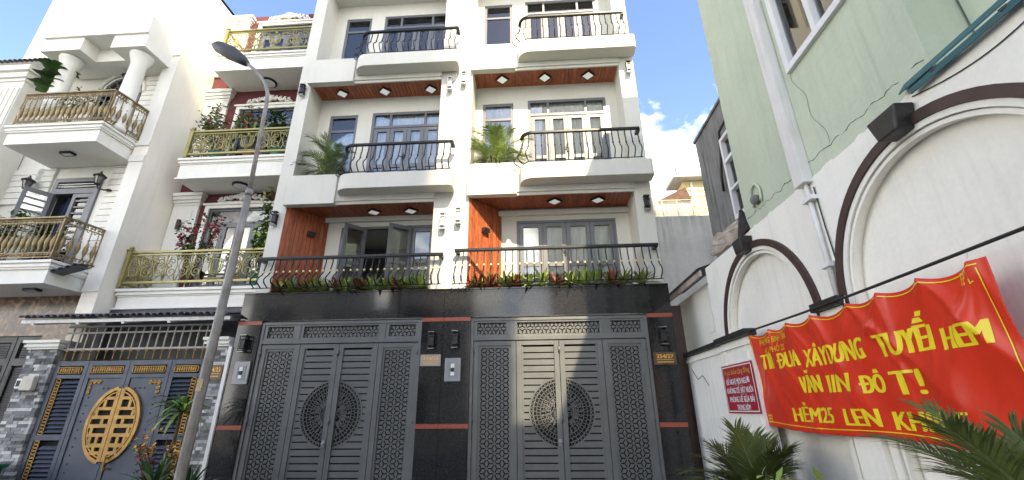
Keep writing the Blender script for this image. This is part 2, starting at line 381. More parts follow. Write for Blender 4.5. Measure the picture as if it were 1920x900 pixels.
def text_faces(s, w, h, bold=0.0, bar=False):
    """mesh of a word scaled into a box w x h in the XY plane (cap height = h); returns verts, faces"""
    cu = bpy.data.curves.new('t', 'FONT'); cu.body = s; cu.resolution_u = 3
    o = bpy.data.objects.new('t', cu); C.objects.link(o)
    dg = bpy.context.evaluated_depsgraph_get(); me = bpy.data.meshes.new_from_object(o.evaluated_get(dg))
    vs_ = [v.co.copy() for v in me.vertices]; fs = [tuple(p.vertices) for p in me.polygons]
    bpy.data.objects.remove(o); bpy.data.curves.remove(cu); bpy.data.meshes.remove(me)
    x0 = min(v.x for v in vs_); x1 = max(v.x for v in vs_)
    caph = 0.63
    if bar:
        n = len(vs_); vs_ += [Vector((x0-0.10, 0.31, 0)), Vector((x0+0.33, 0.31, 0)), Vector((x0+0.33, 0.40, 0)), Vector((x0-0.10, 0.40, 0))]; fs.append((n, n+1, n+2, n+3)); x0 -= 0.0
    k = (w-2*bold*h)/(x1-x0); x0 -= bold*h/k
    out = []; of = []
    shifts = [0] if not bold else [-bold, 0, bold]
    for q, d in enumerate(shifts):
        n = len(out); out += [Vector(((v.x-x0)*k+d*h, v.y*h/caph, q*0.0006)) for v in vs_]; of += [tuple(n+i for i in f) for f in fs]
    return out, of
# ------------------------------------------------------------------ ground
tag(MB().poly([(-400, -400, 0), (400, -400, 0), (400, 400, 0), (-400, 400, 0)]).build('ground', 'paving'), None, kind='structure')
tag(MB().poly([(-3.0, -30, 0.004), (2.2, -30, 0.004), (2.2, 5.4, 0.004), (-3.0, 5.4, 0.004)]).build('alley_road', 'alley_concrete'), None, kind='structure')
tag(MB().poly([(-40, 4.2, 0.008), (-3.0, 4.2, 0.008), (-3.0, 7.0, 0.008), (-40, 7.0, 0.008)]).build('cross_alley_road', 'alley_concrete'), None, kind='structure')

# ------------------------------------------------------------------ flat metal work helpers (in a plane facing -y)
def lattice(mb, x0, x1, z0, z1, y, L_, w, horiz):
    """plate of rhombus pieces with slits around every three-way corner"""
    def tr(u, v): return (u, v) if not horiz else (v, u)
    U0, U1, V0, V1 = (x0, x1, z0, z1) if not horiz else (z0, z1, x0, x1)
    cu, cv = (U0+U1)/2, (V0+V1)/2
    h = L_*math.sqrt(3)/2
    ni = int((U1-U0)/L_)+3; nj = int((V1-V0)/h)+3
    for j in range(-nj//2, nj//2+1):
        for i in range(-ni//2-1, ni//2+2):
            ax, ay = cu+i*L_+(j % 2)*L_/2, cv+j*h
            for ang in (0, 60, 120):
                dx, dy = math.cos(R(ang)), math.sin(R(ang))
                mx, my = ax+dx*L_/2, ay+dy*L_/2
                if not (U0-L_*0.3 < mx < U1+L_*0.3 and V0-L_*0.3 < my < V1+L_*0.3): continue
                A1 = Vector((ax, ay)); A2 = Vector((ax+dx*L_, ay+dy*L_)); n = Vector((-dy, dx)); hb = L_/(2*math.sqrt(3))
                M = Vector((mx, my)); B1 = M+n*hb; B2 = M-n*hb
                pts = []
                for (a, b, c) in ((A1, B1, A2), (A2, B2, A1)):
                    for (p, q, rev) in ((a, b, False), (b, c, True)):
                        e = (q-p); ln = e.length; e = e/ln; inn = (M-(p+q)/2); inn = inn-e*inn.dot(e); inn.normalize(); inn = inn*w/2
                        s = 0.24
                        if not rev: seq = [p, p+e*ln*s, p+e*ln*s+inn, q-(q-M).normalized()*w*0.55]
                        else: seq = [p+e*ln*(1-s)+inn, p+e*ln*(1-s)]
                        pts += seq
                    # second A added by the next loop
                P3 = [(tr(p.x, p.y)[0], y, tr(p.x, p.y)[1]) for p in pts]
                P3 = [(min(max(p[0], x0), x1), p[1], min(max(p[2], z0), z1)) for p in P3]
                mb.poly(P3)
    return mb
def lattice_obj(name, mat, parent, x0, x1, z0, z1, y, L_, w, horiz):
    o = lattice(MB(), x0, x1, z0, z1, y, L_, w, horiz).build(name, mat, parent)
    bm = bmesh.new(); bm.from_mesh(o.data); bmesh.ops.remove_doubles(bm, verts=bm.verts, dist=0.0004); bmesh.ops.dissolve_degenerate(bm, edges=bm.edges, dist=0.0004)
    bmesh.ops.recalc_face_normals(bm, faces=bm.faces); bm.to_mesh(o.data); bm.free()
    s = o.modifiers.new('thickness', 'SOLIDIFY'); s.thickness = 0.005; s.offset = 0
    return o
def strip(mb, pts, y, w, t=0.006):
    for a, b in zip(pts[:-1], pts[1:]): mb.bar((a[0], y, a[1]), (b[0], y, b[1]), w, t, up=(0, 1, 0))
def arc(cx, cz, r, a0, a1, n): return [(cx+r*math.cos(R(a0+(a1-a0)*i/n)), cz+r*math.sin(R(a0+(a1-a0)*i/n))) for i in range(n+1)]
def spiral(cx, cz, r0, turns, a0, n=16, sgn=1): return [(cx+r0*(1-0.85*i/n)*math.cos(a0+sgn*turns*2*PI*i/n), cz+r0*(1-0.85*i/n)*math.sin(a0+sgn*turns*2*PI*i/n)) for i in range(n+1)]

# ------------------------------------------------------------------ grey lattice gates
def lattice_gate(x0, x1, label, light):
    Y = 7.60; g = thing('metal_gate', label, 'gate', ((x0+x1)/2, Y, 0), 'grey lattice gates of the twin houses')
    W = x1-x0; zt = 3.10; zr = 2.76
    fr = MB()
    fr.box(x0, x0+.055, Y-.05, Y+.05, 0, zt); fr.box(x1-.055, x1, Y-.05, Y+.05, 0, zt)
    fr.box(x0+.055, x1-.055, Y-.05, Y+.05, zt-.05, zt); fr.box(x0+.055, x1-.055, Y-.05, Y+.05, 2.715, zr+.03)
    fr.build('gate_frame', 'gate_grey', g, bevel=0.004)
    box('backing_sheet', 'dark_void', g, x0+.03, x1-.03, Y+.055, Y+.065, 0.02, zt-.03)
    q = W/4
    # transom: three lattice panels between posts
    edges = [x0+.055, x0+q*0.94, x1-q*0.94, x1-.055]
    for k in range(3):
        a, b = edges[k]+(0.035 if k else 0.0), edges[k+1]-(0.035 if k < 2 else 0.0)
        t = MB(); t.box(a, b, Y-.035, Y+.02, zr+.03, zr+.06); t.box(a, b, Y-.035, Y+.02, zt-.08, zt-.05); t.box(a, a+.06, Y-.035, Y+.02, zr+.06, zt-.08); t.box(b-.06, b, Y-.035, Y+.02, zr+.06, zt-.08)
        p = t.build('transom_panel', 'gate_grey', g)
        lattice_obj('lattice', 'gate_grey', p, a+.05, b-.05, zr+.05, zt-.07, Y+.008, 0.138, 0.020, False)
    for k in (1, 2): box('transom_post', 'gate_grey', g, edges[k]-.034, edges[k]+.034, Y-.045, Y+.04, zr+.03, zt-.05)
    z0, z1 = 0.04, 2.705; cz, cr, cx = 1.56, 0.525, (x0+x1)/2
    for k in range(4):
        a, b = x0+.055+(W-.11)*k/4+.004, x0+.055+(W-.11)*(k+1)/4-.004
        s = 0.085
        lf = MB(); lf.box(a, a+s, Y-.03, Y+.03, z0, z1); lf.box(b-s, b, Y-.03, Y+.03, z0, z1); lf.box(a+s, b-s, Y-.03, Y+.03, z1-.075, z1); lf.box(a+s, b-s, Y-.03, Y+.03, z0, z0+.12)
        leaf = lf.build('gate_leaf', 'gate_grey', g, bevel=0.003)
        i0, i1 = a+s, b-s; zi0, zi1 = z0+.12, z1-.075
        for hz in (2.55, 1.45, .4): MB().tube([((a if k in (0, 2) else b), Y-.045, hz-.05), ((a if k in (0, 2) else b), Y-.045, hz+.05)], .012, 8).build('hinge', 'gate_grey', leaf, smooth=True)
        if k in (0, 3):
            ins = MB(); ins.box(i0, i0+.035, Y-.012, Y+.012, zi0, zi1); ins.box(i1-.035, i1, Y-.012, Y+.012, zi0, zi1); ins.box(i0+.035, i1-.035, Y-.012, Y+.012, zi1-.04, zi1); ins.build('inner_border', 'gate_grey', leaf)
            lattice_obj('lattice', 'gate_grey', leaf, i0+.03, i1-.03, zi0, zi1-.03, Y+.006, 0.142, 0.020, True)
            continue
        # slatted leaf with half of the round medallion
        left = (k == 1)
        def xin(z):
            d = (cr+.012)**2-(z-cz)**2
            if d <= 0: return None
            return math.sqrt(d)
        n = 0; z = zi1-.02; dz = 0.1055
        while z-dz > zi0-.05:
            za, zb = max(zi0, z-dz+.010), z-.010
            if left:
                pts = [(i0, za), ]; edge = []
                for q_ in range(7):
                    zz = za+(zb-za)*q_/6; d = xin(zz); edge.append((min(i1, cx-d) if d else i1, zz))
                pts = [(i0, zb), (i0, za)]+edge
            else:
                edge = []
                for q_ in range(7):
                    zz = za+(zb-za)*q_/6; d = xin(zz); edge.append((max(i0, cx+d) if d else i0, zz))
                pts = [(i1, za), (i1, zb)]+edge[::-1]
            fix(MB().prism([(p[0], Y-.006, p[1]) for p in pts], (0, .014, 0)).build('slat', 'gate_grey', leaf))
            z -= dz
        sd = MB()
        if left: sd.box(i0, i0+.03, Y-.009, Y+.016, zi0, zi1)
        else: sd.box(i1-.03, i1, Y-.009, Y+.016, zi0, zi1)
        sd.build('inner_border', 'gate_grey', leaf)
        md = MB(); sgn = -1 if left else 1; yo = Y-.010
        lim = (cx-i1) if left else (i0-cx)
        def A(a_): return 180-a_ if left else a_
        def clipr(r): return math.degrees(math.acos(min(1, lim/r)))
        for r, w_ in ((cr, .020), (cr-.062, .011), (cr-.115, .008), (cr-.175, .010), (cr-.26, .008), (cr-.34, .010)):
            t = clipr(r); strip(md, arc(cx, cz, r, A(-t), A(t), 30), yo, w_)
        rr = random.Random(3+k)
        def radial(r0, r1, st, w_, off=0.0):
            a_ = -88+off
            while a_ < 88:
                p = (cx+r0*math.cos(R(A(a_))), cz+r0*math.sin(R(A(a_)))); q2 = (cx+r1*math.cos(R(A(a_))), cz+r1*math.sin(R(A(a_))))
                if abs(p[0]-cx) > lim and abs(q2[0]-cx) > lim: strip(md, [p, q2], yo, w_)
                a_ += st
        for a_ in range(-86, 87, 7):
            c_ = cr-.031; p = (cx+c_*math.cos(R(A(a_))), cz+c_*math.sin(R(A(a_))))
            if abs(p[0]-cx) > lim+.01: strip(md, arc(p[0], p[1], .024, 0, 360, 8), yo+.0005, .009)
        radial(cr-.115, cr-.062, 9, .009); radial(cr-.175, cr-.115, 6.5, .008, 3); radial(cr-.26, cr-.175, 11, .009, 2); radial(cr-.34, cr-.26, 15, .01, 5)
        for a_ in range(-80, 81, 14):
            for r_ in (cr-.215, cr-.30):
                p = (cx+r_*math.cos(R(A(a_))), cz+r_*math.sin(R(A(a_))))
                if abs(p[0]-cx) > lim+.02: strip(md, spiral(p[0], p[1], .028, 1.1, rr.uniform(0, 6), 9, sgn), yo+.001, .010)
        for _ in range(26):
            r_ = rr.uniform(.03, cr-.36); a_ = rr.uniform(-80, 80); p = (cx+sgn*lim+sgn*abs(r_*math.cos(R(a_))), cz+r_*math.sin(R(a_)))
            strip(md, spiral(p[0], p[1], .03, 1.0, rr.uniform(0, 6), 8), yo+.001, .013)
        md.build('medallion', 'gate_grey', leaf)
        if left:
            h = MB(); h.box(b-.07, b-.02, Y-.045, Y-.03, 1.06, 1.16); h.ball((b-.045, Y-.06, 1.10), .022, 8); h.build('gate_lock', 'intercom_grey', leaf)
    return g
lattice_gate(-4.95, -2.03, 'grey lattice gate in shade under house number 254/25', None)
lattice_gate(-1.17, 1.87, 'grey lattice gate crossed by sunlight under house number 254/27', None)

# ------------------------------------------------------------------ twin townhouses
def profile_baluster(amp):
    k = [(1.0, 0), (.86, .0), (.74, .10), (.62, .22), (.52, .27), (.42, .42), (.32, .78), (.22, 1.0), (.13, .92), (.06, .55), (.02, .30), (0.0, .26)]
    return [(0, -amp*b, a) for a, b in k]
BAL = {}
def baluster_mesh(amp, h, gold):
    key = (amp, round(h, 3), gold)
    if key not in BAL:
        mb = MB(); mb.tube([(0, p[1], p[2]*h) for p in profile_baluster(amp)], .0115, 6)
        mb.k = 1; mb.ball((0, -amp*.26, .53*h), .023 if gold else .019, 8, 1.2)
        BAL[key] = mb.mesh('baluster', ['iron_black', 'knuckle' if gold else 'iron_black'], smooth=True)
    return BAL[key]
def railing(parent, path, z0, z1, step, amp, gold, ends=()):
    """path = list of (x, y); outward is to the right-hand side of a path that runs from left to right seen from the street"""
    mb = MB()
    for i in range(len(path)-1):
        a, b = path[i], path[i+1]
        mb.bar((a[0], a[1], z1), (b[0], b[1], z1), .058, .042)
    mb.tube([(p[0], p[1]-amp*.26, z0) for p in path], .009, 6)
    mb.bar((path[0][0], path[0][1], z1-.032), (path[-1][0], path[-1][1], z1-.032), .02, .016) if len(path) == 2 else None
    for e in ends:
        mb.box(e[0]-.035, e[0]+.035, e[1]-.01, e[1]+.16, z1-.055, z1+.01)
    r = mb.build('railing', 'iron_black', parent)
    ds = [0]
    for i in range(len(path)-1): ds.append(ds[-1]+math.dist(path[i], path[i+1]))
    n = int(round(ds[-1]/step)); me = baluster_mesh(amp, z1-z0-.02, gold)
    for k in range(n+1):
        d = ds[-1]*(k+0.3)/(n+0.6); i = max(j for j in range(len(ds)-1) if ds[j] <= d+1e-9); t = (d-ds[i])/(ds[i+1]-ds[i])
        a, b = path[i], path[i+1]; ang = math.atan2(b[1]-a[1], b[0]-a[0])
        put(me, 'baluster', r, (a[0]+(b[0]-a[0])*t, a[1]+(b[1]-a[1])*t, z0), rot=(0, 0, ang))
    return r
def framed(name, parent, x0, x1, z0, z1, y, fw=.055, mat='frame_grey', glass='glass', bars=(), depth=.05, handle=None):
    """rectangular frame with pane; bars = heights of crossing rails"""
    m = MB(); m.box(x0, x0+fw, y, y+depth, z0, z1); m.box(x1-fw, x1, y, y+depth, z0, z1); m.box(x0+fw, x1-fw, y, y+depth, z1-fw, z1); m.box(x0+fw, x1-fw, y, y+depth, z0, z0+fw)
    for b in bars: m.box(x0+fw, x1-fw, y+.003, y+depth-.003, b-fw*.5, b+fw*.5)
    o = m.build(name, mat, parent)
    zz = [z0+fw]+[v for b in bars for v in (b-fw*.5, b+fw*.5)]+[z1-fw]
    for k in range(0, len(zz), 2): box('pane', glass, o, x0+fw, x1-fw, y+depth*.45, y+depth*.45+.006, zz[k], zz[k+1])
    if handle: MB().box(handle[0]-.012, handle[0]+.012, y-.03, y, handle[1]-.09, handle[1]+.09).box(handle[0]-.06, handle[0]+.012, y-.045, y-.03, handle[1]-.012, handle[1]+.012).build('handle', 'iron_black', o)
    return o
def leaf_turned(name, parent, hinge, w, ang, z0, z1, fw=.07):
    """door leaf hinged at a point and turned by ang about z (0 = along +x)"""
    m = MB(); d = .045
    m.box(0, fw, 0, d, z0, z1); m.box(w-fw, w, 0, d, z0, z1); m.box(fw, w-fw, 0, d, z1-fw*1.2, z1); m.box(fw, w-fw, 0, d, z0, z0+fw*1.5); m.box(fw, w-fw, .005, d-.005, z1-.85, z1-.78)
    def T(mb):
        ca, sa = math.cos(ang), math.sin(ang); mb.v = [(hinge[0]+x*ca-y*sa, hinge[1]+x*sa+y*ca, z) for x, y, z in mb.v]; return mb
    o = T(m).build(name, 'frame_grey', parent)
    T(MB().box(fw, w-fw, .02, .026, z0+fw*1.5, z1-.85)).build('pane', 'glass', o); T(MB().box(fw, w-fw, .02, .026, z1-.78, z1-fw*1.2)).build('pane', 'glass', o)
    T(MB().box(w-.05, w-.025, -.03, 0, z0+.95, z0+1.15)).build('handle', 'iron_black', o)
    return o
def soffit(parent, poly_x, y0, y1, z, notch=None):
    """wood ceiling of planks that run front to back; poly_x = (x0, x1)"""
    x0, x1 = poly_x; fr = MB(); fr.box(x0, x1, y0, y1, z+.016, z+.045)
    s = fr.build('wood_soffit', 'wood', parent); w = .088; n = int(round((x1-x0)/w)); w = (x1-x0)/n
    for k in range(n): piece('plank', 'wood', s, x0+k*w+.006, x0+(k+1)*w-.006, y0, y1, z, z+.0155)
    return s
def townhouse(P):
    gx0, gx1 = P['g']; ga, gb = P['gate']; (pa, pb), (pc, pd) = P['pil']
    h = thing('townhouse', P['label'], 'house', ((gx0+gx1)/2, 8.0, 0), 'twin white townhouses with black granite ground floors')
    s1, s2 = P['soff']; dzl = s2-s1; topz = 12.3
    WY = 7.58
    # carcass
    m = MB()
    m.box(pa, pb, WY, 11, 3.62, topz); m.box(pc, pd, WY, 11, 3.62, topz)
    m.box(gx0+.02, pa, 7.75, 11, 0, 3.55); m.box(pd, gx1-.02, 7.75, 11, 0, 3.55)
    m.box(pb, pc, 10.9, 11, 3.62, topz); m.box(pb, pc, 8.0, 11, topz-.15, topz)
    m.box(gx0+.02, gx1-.02, 7.70, 11, 3.28, 3.60)
    m.build('wall', 'plaster', h)
    # storeys: back walls with openings, floors
    d1 = P['door1']; lv = []
    w1 = MB(); wall_open(w1, pb, pc, 8.27, 8.42, 3.60, s1+.02, [(d1[0], d1[1], 3.62, d1[2])]); w1.box(pb+.30, pc, 8.19, 8.272, d1[2]+.10, d1[2]+.20); w1.build('wall', 'plaster', h)
    floors = [(s1, 0.0)]+[(s2, dzl)]
    for si, (sz, dz) in enumerate(floors):
        # slab above the soffit and its rooms
        m = MB(); m.box(pb, pc, 7.62, 10.9, sz+.05, sz+.32)
        m.build('floor_slab', 'plaster', h)
        ops = [(P['win'][0], P['win'][1], P['win'][2]+dz, P['win'][3]+dz), (P['door2'][0], P['door2'][1], sz+.45, P['door2'][2]+dz)]
        wall_open(MB(), pb, pc, 8.12, 8.27, sz+.32, sz+dzl+.04, ops).build('wall', 'plaster', h)
        box('room_wall', 'room', h, pb, pc, 9.7, 9.75, sz+.32, sz+dzl)
        yA, yB = 7.56, (8.27 if si == 0 else 8.12)
        sf = soffit(h, (pb, pc), yA+.035, yB, sz)
        tr = MB(); tr.box(pb, pc, yA, yA+.034, sz-.012, sz+.07); tr.box(pb, pb+.022, yA+.036, yB, sz-.010, sz-.001); tr.box(pc-.022, pc, yA+.036, yB, sz-.010, sz-.001); tr.box(pb+.023, pc-.023, yB-.022, yB-.001, sz-.010, sz-.001); tr.build('soffit_trim', 'plaster', h)
        # front: planter box on the left, rounded slab on the right
        px = P['px']; pt = sz+P['planter']
        m = MB(); m.box(pb-.03, px, 7.47, 7.62, sz-.02, pt); m.box(pb-.03, px, 7.62, 8.118, sz+.33, pt-.06)
        m.build('planter', 'plaster', h, bevel=.008)
        box('soil', 'soil', h, pb+.02, px-.03, 7.62, 8.1, pt-.058, pt-.03)
        m = MB(); m.box(px+.001, pc+(.0), 7.53, 7.62, sz+.05, sz+P['slab'][1]-.02); m.box(px+.001, pc, 7.545, 7.619, sz+P['slab'][1]-.02, sz+P['slab'][1]+.005); m.build('fascia', 'plaster', h)
        xl, xr = px+.07, P['sr']; r = .27; yf = 7.22
        pts = [(xl+r-r*math.sin(t), yf+r-r*math.cos(t)) for t in [PI/2*i/10 for i in range(10, -1, -1)]]
        rr = .07
        pts = pts+[(xr-rr+rr*math.sin(t), yf+rr-rr*math.cos(t)) for t in [PI/2*i/5 for i in range(6)]]+[(xr, 7.529), (xl, 7.529)]
        fix(MB().prism([(p[0], p[1], sz+P['slab'][0]) for p in pts], (0, 0, P['slab'][1]-P['slab'][0])).build('balcony_slab', 'plaster', h, bevel=.01))
        zr0, zr1 = sz+P['slab'][1]+.04, sz+P['rail2']
        path = [(xl+.03, 7.52)]+[(xl+.05+.2-.2*math.sin(t), yf+.07+.2-.2*math.cos(t)) for t in [PI/2*i/6 for i in range(6, -1, -1)]]+[(P['r2r'], yf+.07)]
        railing(h, path, zr0, zr1, .13, .17, False, ends=((P['r2r']-.02, yf+.07),))
        # window and doors
        wx0, wx1, wz0, wz1 = ops[0]
        framed('window', h, wx0, wx1, wz0, wz1, 8.14, .06, bars=(wz1-.42,))
        dx0, dx1, dz0, dz1 = ops[1]; tz = dz1-.36
        m = MB(); m.box(dx0, dx0+.06, 8.13, 8.2, dz0, dz1); m.box(dx1-.06, dx1, 8.13, 8.2, dz0, dz1); m.box(dx0+.06, dx1-.06, 8.13, 8.2, dz1-.06, dz1); m.box(dx0+.06, dx1-.06, 8.13, 8.2, tz-.06, tz)
        W = dx1-dx0; fx = [dx0+.06, dx0+W*.26, dx1-W*.26, dx1-.06]
        for k in (1, 2): m.box(fx[k]-.025, fx[k]+.025, 8.131, 8.199, tz, dz1-.06)
        df = m.build('door_frame', 'frame_grey', h)
        for k in range(3): box('pane', 'glass', df, fx[k]+(.025 if k else 0), fx[k+1]-(.025 if k < 2 else 0), 8.16, 8.166, tz, dz1-.06)
        for k in range(4):
            a, b = dx0+.062+(W-.124)*k/4, dx0+.062+(W-.124)*(k+1)/4
            framed('door_leaf', h, a+.003, b-.003, dz0, tz-.063, 8.145, .085, bars=(dz0+.75,), handle=((b-.04, dz0+.95) if k == 1 else None))
        cu = MB(); cu.grid(lambda u, v, a=dx0+.05, b=dx1-.05, z0=dz0, z1=dz1: (a+(b-a)*u, 8.235+.018*math.sin(u*70)+.008*math.sin(u*171+1), z0+(z1-z0)*v), 90, 1); cu.grid(lambda u, v, a=wx0, b=wx1, z0=wz0, z1=wz1: (a+(b-a)*u, 8.235+.018*math.sin(u*40), z0+(z1-z0)*v), 30, 1); cu.build('curtain', 'curtain', h, smooth=True)
    # top storey lid above the last soffit
    box('roof_soffit', 'plaster', h, pb, pc, 7.56, 8.12, s2+dzl, s2+dzl+.1)
    # first floor: angled wood wall, doors
    fx, bx = P['woodw']
    A, B = Vector((fx, 7.585)), Vector((bx, 8.265)); n = 11; dirv = (B-A); nv = Vector((-dirv.y, dirv.x)).normalized()
    z0, z1 = 3.63, s1-.012
    cl = MB().prism([(A.x, A.y, z0), (B.x, B.y, z0), (B.x+nv.x*.05, B.y+nv.y*.05, z0), (A.x+nv.x*.05, A.y+nv.y*.05, z0)], (0, 0, z1-z0)).build('wood_cladding', 'wood', h)
    for k in range(n):
        a = A+dirv*(k/n)+dirv.normalized()*.003; b = A+dirv*((k+1)/n)-dirv.normalized()*.003
        fix(MB().prism([(a.x, a.y, z0), (b.x, b.y, z0), (b.x-nv.x*.014, b.y-nv.y*.014, z0), (a.x-nv.x*.014, a.y-nv.y*.014, z0)], (0, 0, z1-z0)).build('plank', 'wood', cl))
    box('room_wall', 'room', h, pb, pc, 10.2, 10.25, 3.62, s1)
    dz0, dz1 = 3.62, d1[2]; W = d1[1]-d1[0]
    m = MB(); m.box(d1[0], d1[0]+.05, 8.28, 8.36, dz0, dz1); m.box(d1[1]-.05, d1[1], 8.28, 8.36, dz0, dz1); m.box(d1[0]+.05, d1[1]-.05, 8.28, 8.36, dz1-.05, dz1); m.build('door_frame', 'frame_grey', h)
    lw = (W-.104)/4
    for k in range(4):
        a = d1[0]+.052+lw*k
        if P['open'] and k == 0: leaf_turned('door_leaf', h, (a+lw*1.0, 8.28), lw*.98, PI+R(48), dz0, dz1-.052)
        elif P['open'] and k == 1: pass
        elif P['open'] and k == 2: leaf_turned('door_leaf', h, (a+lw, 8.28), lw*.98, PI+R(35), dz0, dz1-.052)
        else: framed('door_leaf', h, a+.003, a+lw-.003, dz0, dz1-.052, 8.295, .085, bars=(dz1-.95,), handle=((a+lw-.04, dz0+.95) if k == 1 else None))
    if not P['open']:
        MB().grid(lambda u, v: (d1[0]+.05+(W-.1)*u, 8.40+.025*math.sin(u*60), dz0+(dz1-dz0)*v), 80, 1).build('curtain', 'curtain', h, smooth=True)
    # granite cladding
    def gp(x0, x1, z0, z1, y=7.53, mat='granite_black', name='granite_panel'): return piece(name, mat, h, x0+.0015, x1-.0015, y, y+.1, z0+.0015, z1-.0015)
    box('cladding_core', 'concrete', h, gx0+.01, gx1-.01, 7.626, 7.70, 3.12, 3.60); box('cladding_core', 'concrete', h, gx0+.01, ga, 7.626, 7.74, 0, 3.12); box('cladding_core', 'concrete', h, gb, gx1-.01, 7.626, 7.74, 0, 3.12)
    for (a, b) in ((gx0, ga), (gb, gx1)):
        gp(a, b, 0, .66); gp(a, b, .66, 1.325); gp(a, b, 1.325, 1.395, 7.526, 'granite_red', 'granite_strip'); gp(a, b, 1.395, 2.2); gp(a, b, 2.2, 3.055); gp(a, b, 3.055, 3.125, 7.526, 'granite_red', 'granite_strip')
    js = P['joints']
    for a, b in zip(js[:-1], js[1:]): gp(a, b, 3.126, 3.615)
    gp(gx0, gx1, 3.615, 3.645, 7.515, name='granite_coping')
    box('soil', 'soil', h, pb, pc, 7.62, 7.85, 3.60, 3.63)
    railing(h, [(P['r1'][0], 7.45), (P['r1'][1], 7.45)], 3.70, P['r1'][2], .131, .19, True, ends=((P['r1'][0]+.05, 7.45), (P['r1'][1]-.05, 7.45)))
    return h
H25 = dict(label='white townhouse in shade with open balcony doors, number 254/25', g=(-5.39, -1.652), gate=(-4.95, -2.03), pil=((-5.24, -4.96), (-1.97, -1.615)), soff=(5.44, 8.46),
    door1=(-4.10, -2.06, 5.24), win=(-4.68, -4.02, 6.30, 8.02), door2=(-3.68, -2.00, 8.05), px=-3.95, planter=.635, slab=(.16, .49), sr=-1.56, rail2=1.18, r2r=-1.585, open=True, woodw=(-4.955, -4.40),
    joints=(-5.39, -5.0, -3.46, -1.652), r1=(-5.20, -1.70, 4.285))
H27 = dict(label='sunlit white townhouse with closed balcony doors, number 254/27', g=(-1.648, 2.30), gate=(-1.17, 1.87), pil=((-1.61, -1.275), (1.93, 2.25)), soff=(5.51, 8.60),
    door1=(-.38, 1.66, 5.26), win=(-1.11, -.41, 6.45, 8.15), door2=(-.08, 1.68, 8.20), px=-.33, planter=.68, slab=(.17, .51), sr=2.27, rail2=1.23, r2r=2.10, open=False, woodw=(-1.27, -.70),
    joints=(-1.648, .31, 2.30), r1=(-1.49, 2.20, 4.35))
townhouse(H25); townhouse(H27)

# ------------------------------------------------------------------ lamps, intercoms and number plates on the twin houses
def wall_lamp(pale):
    t = thing('wall_lamp', '', 'lamp', (0, 0, 0), 'box lanterns on the twin houses')
    hh = .17 if pale else .14; metal = 'lamp_steel' if pale else 'lamp_black'
    MB().box(-.03, .03, -.03, 0, -hh*.8, hh*.8).build('back_plate', metal, t)
    m = MB()
    for z in (-hh, -hh*.62, hh*.45, hh-.018): m.box(-.052, .052, -.125, -.03, z, z+.018)
    for sx in (-1, 1): m.box(sx*.046-.005, sx*.046+.005, -.124, -.114, -hh, hh)
    m.build('cage', 'lamp_steel' if pale else 'lamp_black', t)
    for z in (-hh-.006, hh): MB().box(-.054, .054, -.127, -.03, z, z+.006).build('chrome_band', 'lamp_steel', t)
    MB().box(-.036, .036, -.108, -.036, -hh*.58, hh*.42).build('lamp_body', 'lamp_pale' if pale else 'lamp_black', t)
    return t
LAMPS = {False: wall_lamp(False), True: wall_lamp(True)}; used = set()
spots = [(-5.09, 7.579, 8.28, 0, 'dark box lantern high on the outer left pillar of the shaded townhouse'), (-1.76, 7.579, 8.25, 1, 'upper steel lantern on the shaded townhouse pillar next to the joint'),
    (-1.46, 7.579, 8.38, 1, 'upper steel lantern on the sunlit townhouse pillar next to the joint'), (2.12, 7.579, 8.46, 0, 'topmost dark lantern at the sunlit townhouse right edge against the sky'),
    (-5.12, 7.579, 5.15, 0, 'dark box lantern on outer left pillar beside the wood wall'), (-1.76, 7.579, 4.97, 1, 'steel lantern above railing end on the shaded townhouse inner pillar'),
    (-1.46, 7.579, 5.07, 1, 'steel lantern above railing end on the sunlit townhouse left pillar'), (2.12, 7.579, 5.22, 0, 'dark lantern on sunlit townhouse right pillar above the handrail end'),
    (-5.17, 7.529, 2.72, 0, 'black lantern on granite left of the shaded gate'), (-1.83, 7.529, 2.72, 0, 'black lantern on granite above the pale steel number plate'),
    (-1.42, 7.529, 2.73, 0, 'black lantern on granite above the doorbell box between the gates'), (2.09, 7.529, 2.73, 0, 'black lantern on granite right of the sunlit gate')]
for (x, y, z, pale, lb) in spots:
    P_ = LAMPS[bool(pale)]
    if pale not in used: P_.location = (x, y, z); P_['label'] = lb; used.add(pale)
    else: clone(P_, (x, y, z), 0, lb)
def small_lamp(loc, rz, lb):
    t = thing('wall_light', lb, 'lamp', loc, 'small black wall lights on the wood walls')
    MB().box(-.075, .075, -.085, 0, -.045, .045).build('housing', 'lamp_black', t, bevel=.006, loc=base(t)); MB().box(-.06, .06, -.075, -.01, -.049, -.0455).build('diffuser', 'lamp_glass', t, loc=base(t))
    t.rotation_euler = (0, 0, rz)
    return t
small_lamp((-4.60, 7.985, 4.98), R(50), 'small black box light on the shaded wood wall')
small_lamp((-1.00, 7.885, 4.90), R(50), 'small black box light on the sunlit wood wall')
def ceiling_light():
    t = thing('ceiling_light', '', 'lamp', (0, 0, 0), 'square soffit lights')
    m = MB(); s = .108
    m.box(-s, s, -s, -s+.02, -.04, 0); m.box(-s, s, s-.02, s, -.04, 0); m.box(-s, -s+.02, -s+.02, s-.02, -.04, 0); m.box(s-.02, s, -s+.02, s-.02, -.04, 0); m.build('light_frame', 'lamp_black', t)
    MB().box(-s+.0205, s-.0205, -s+.0205, s-.0205, -.037, -.002).build('diffuser', 'lit_panel', t)
    return t
CL = ceiling_light(); CL.location = (0, 0, 0)
k = 0
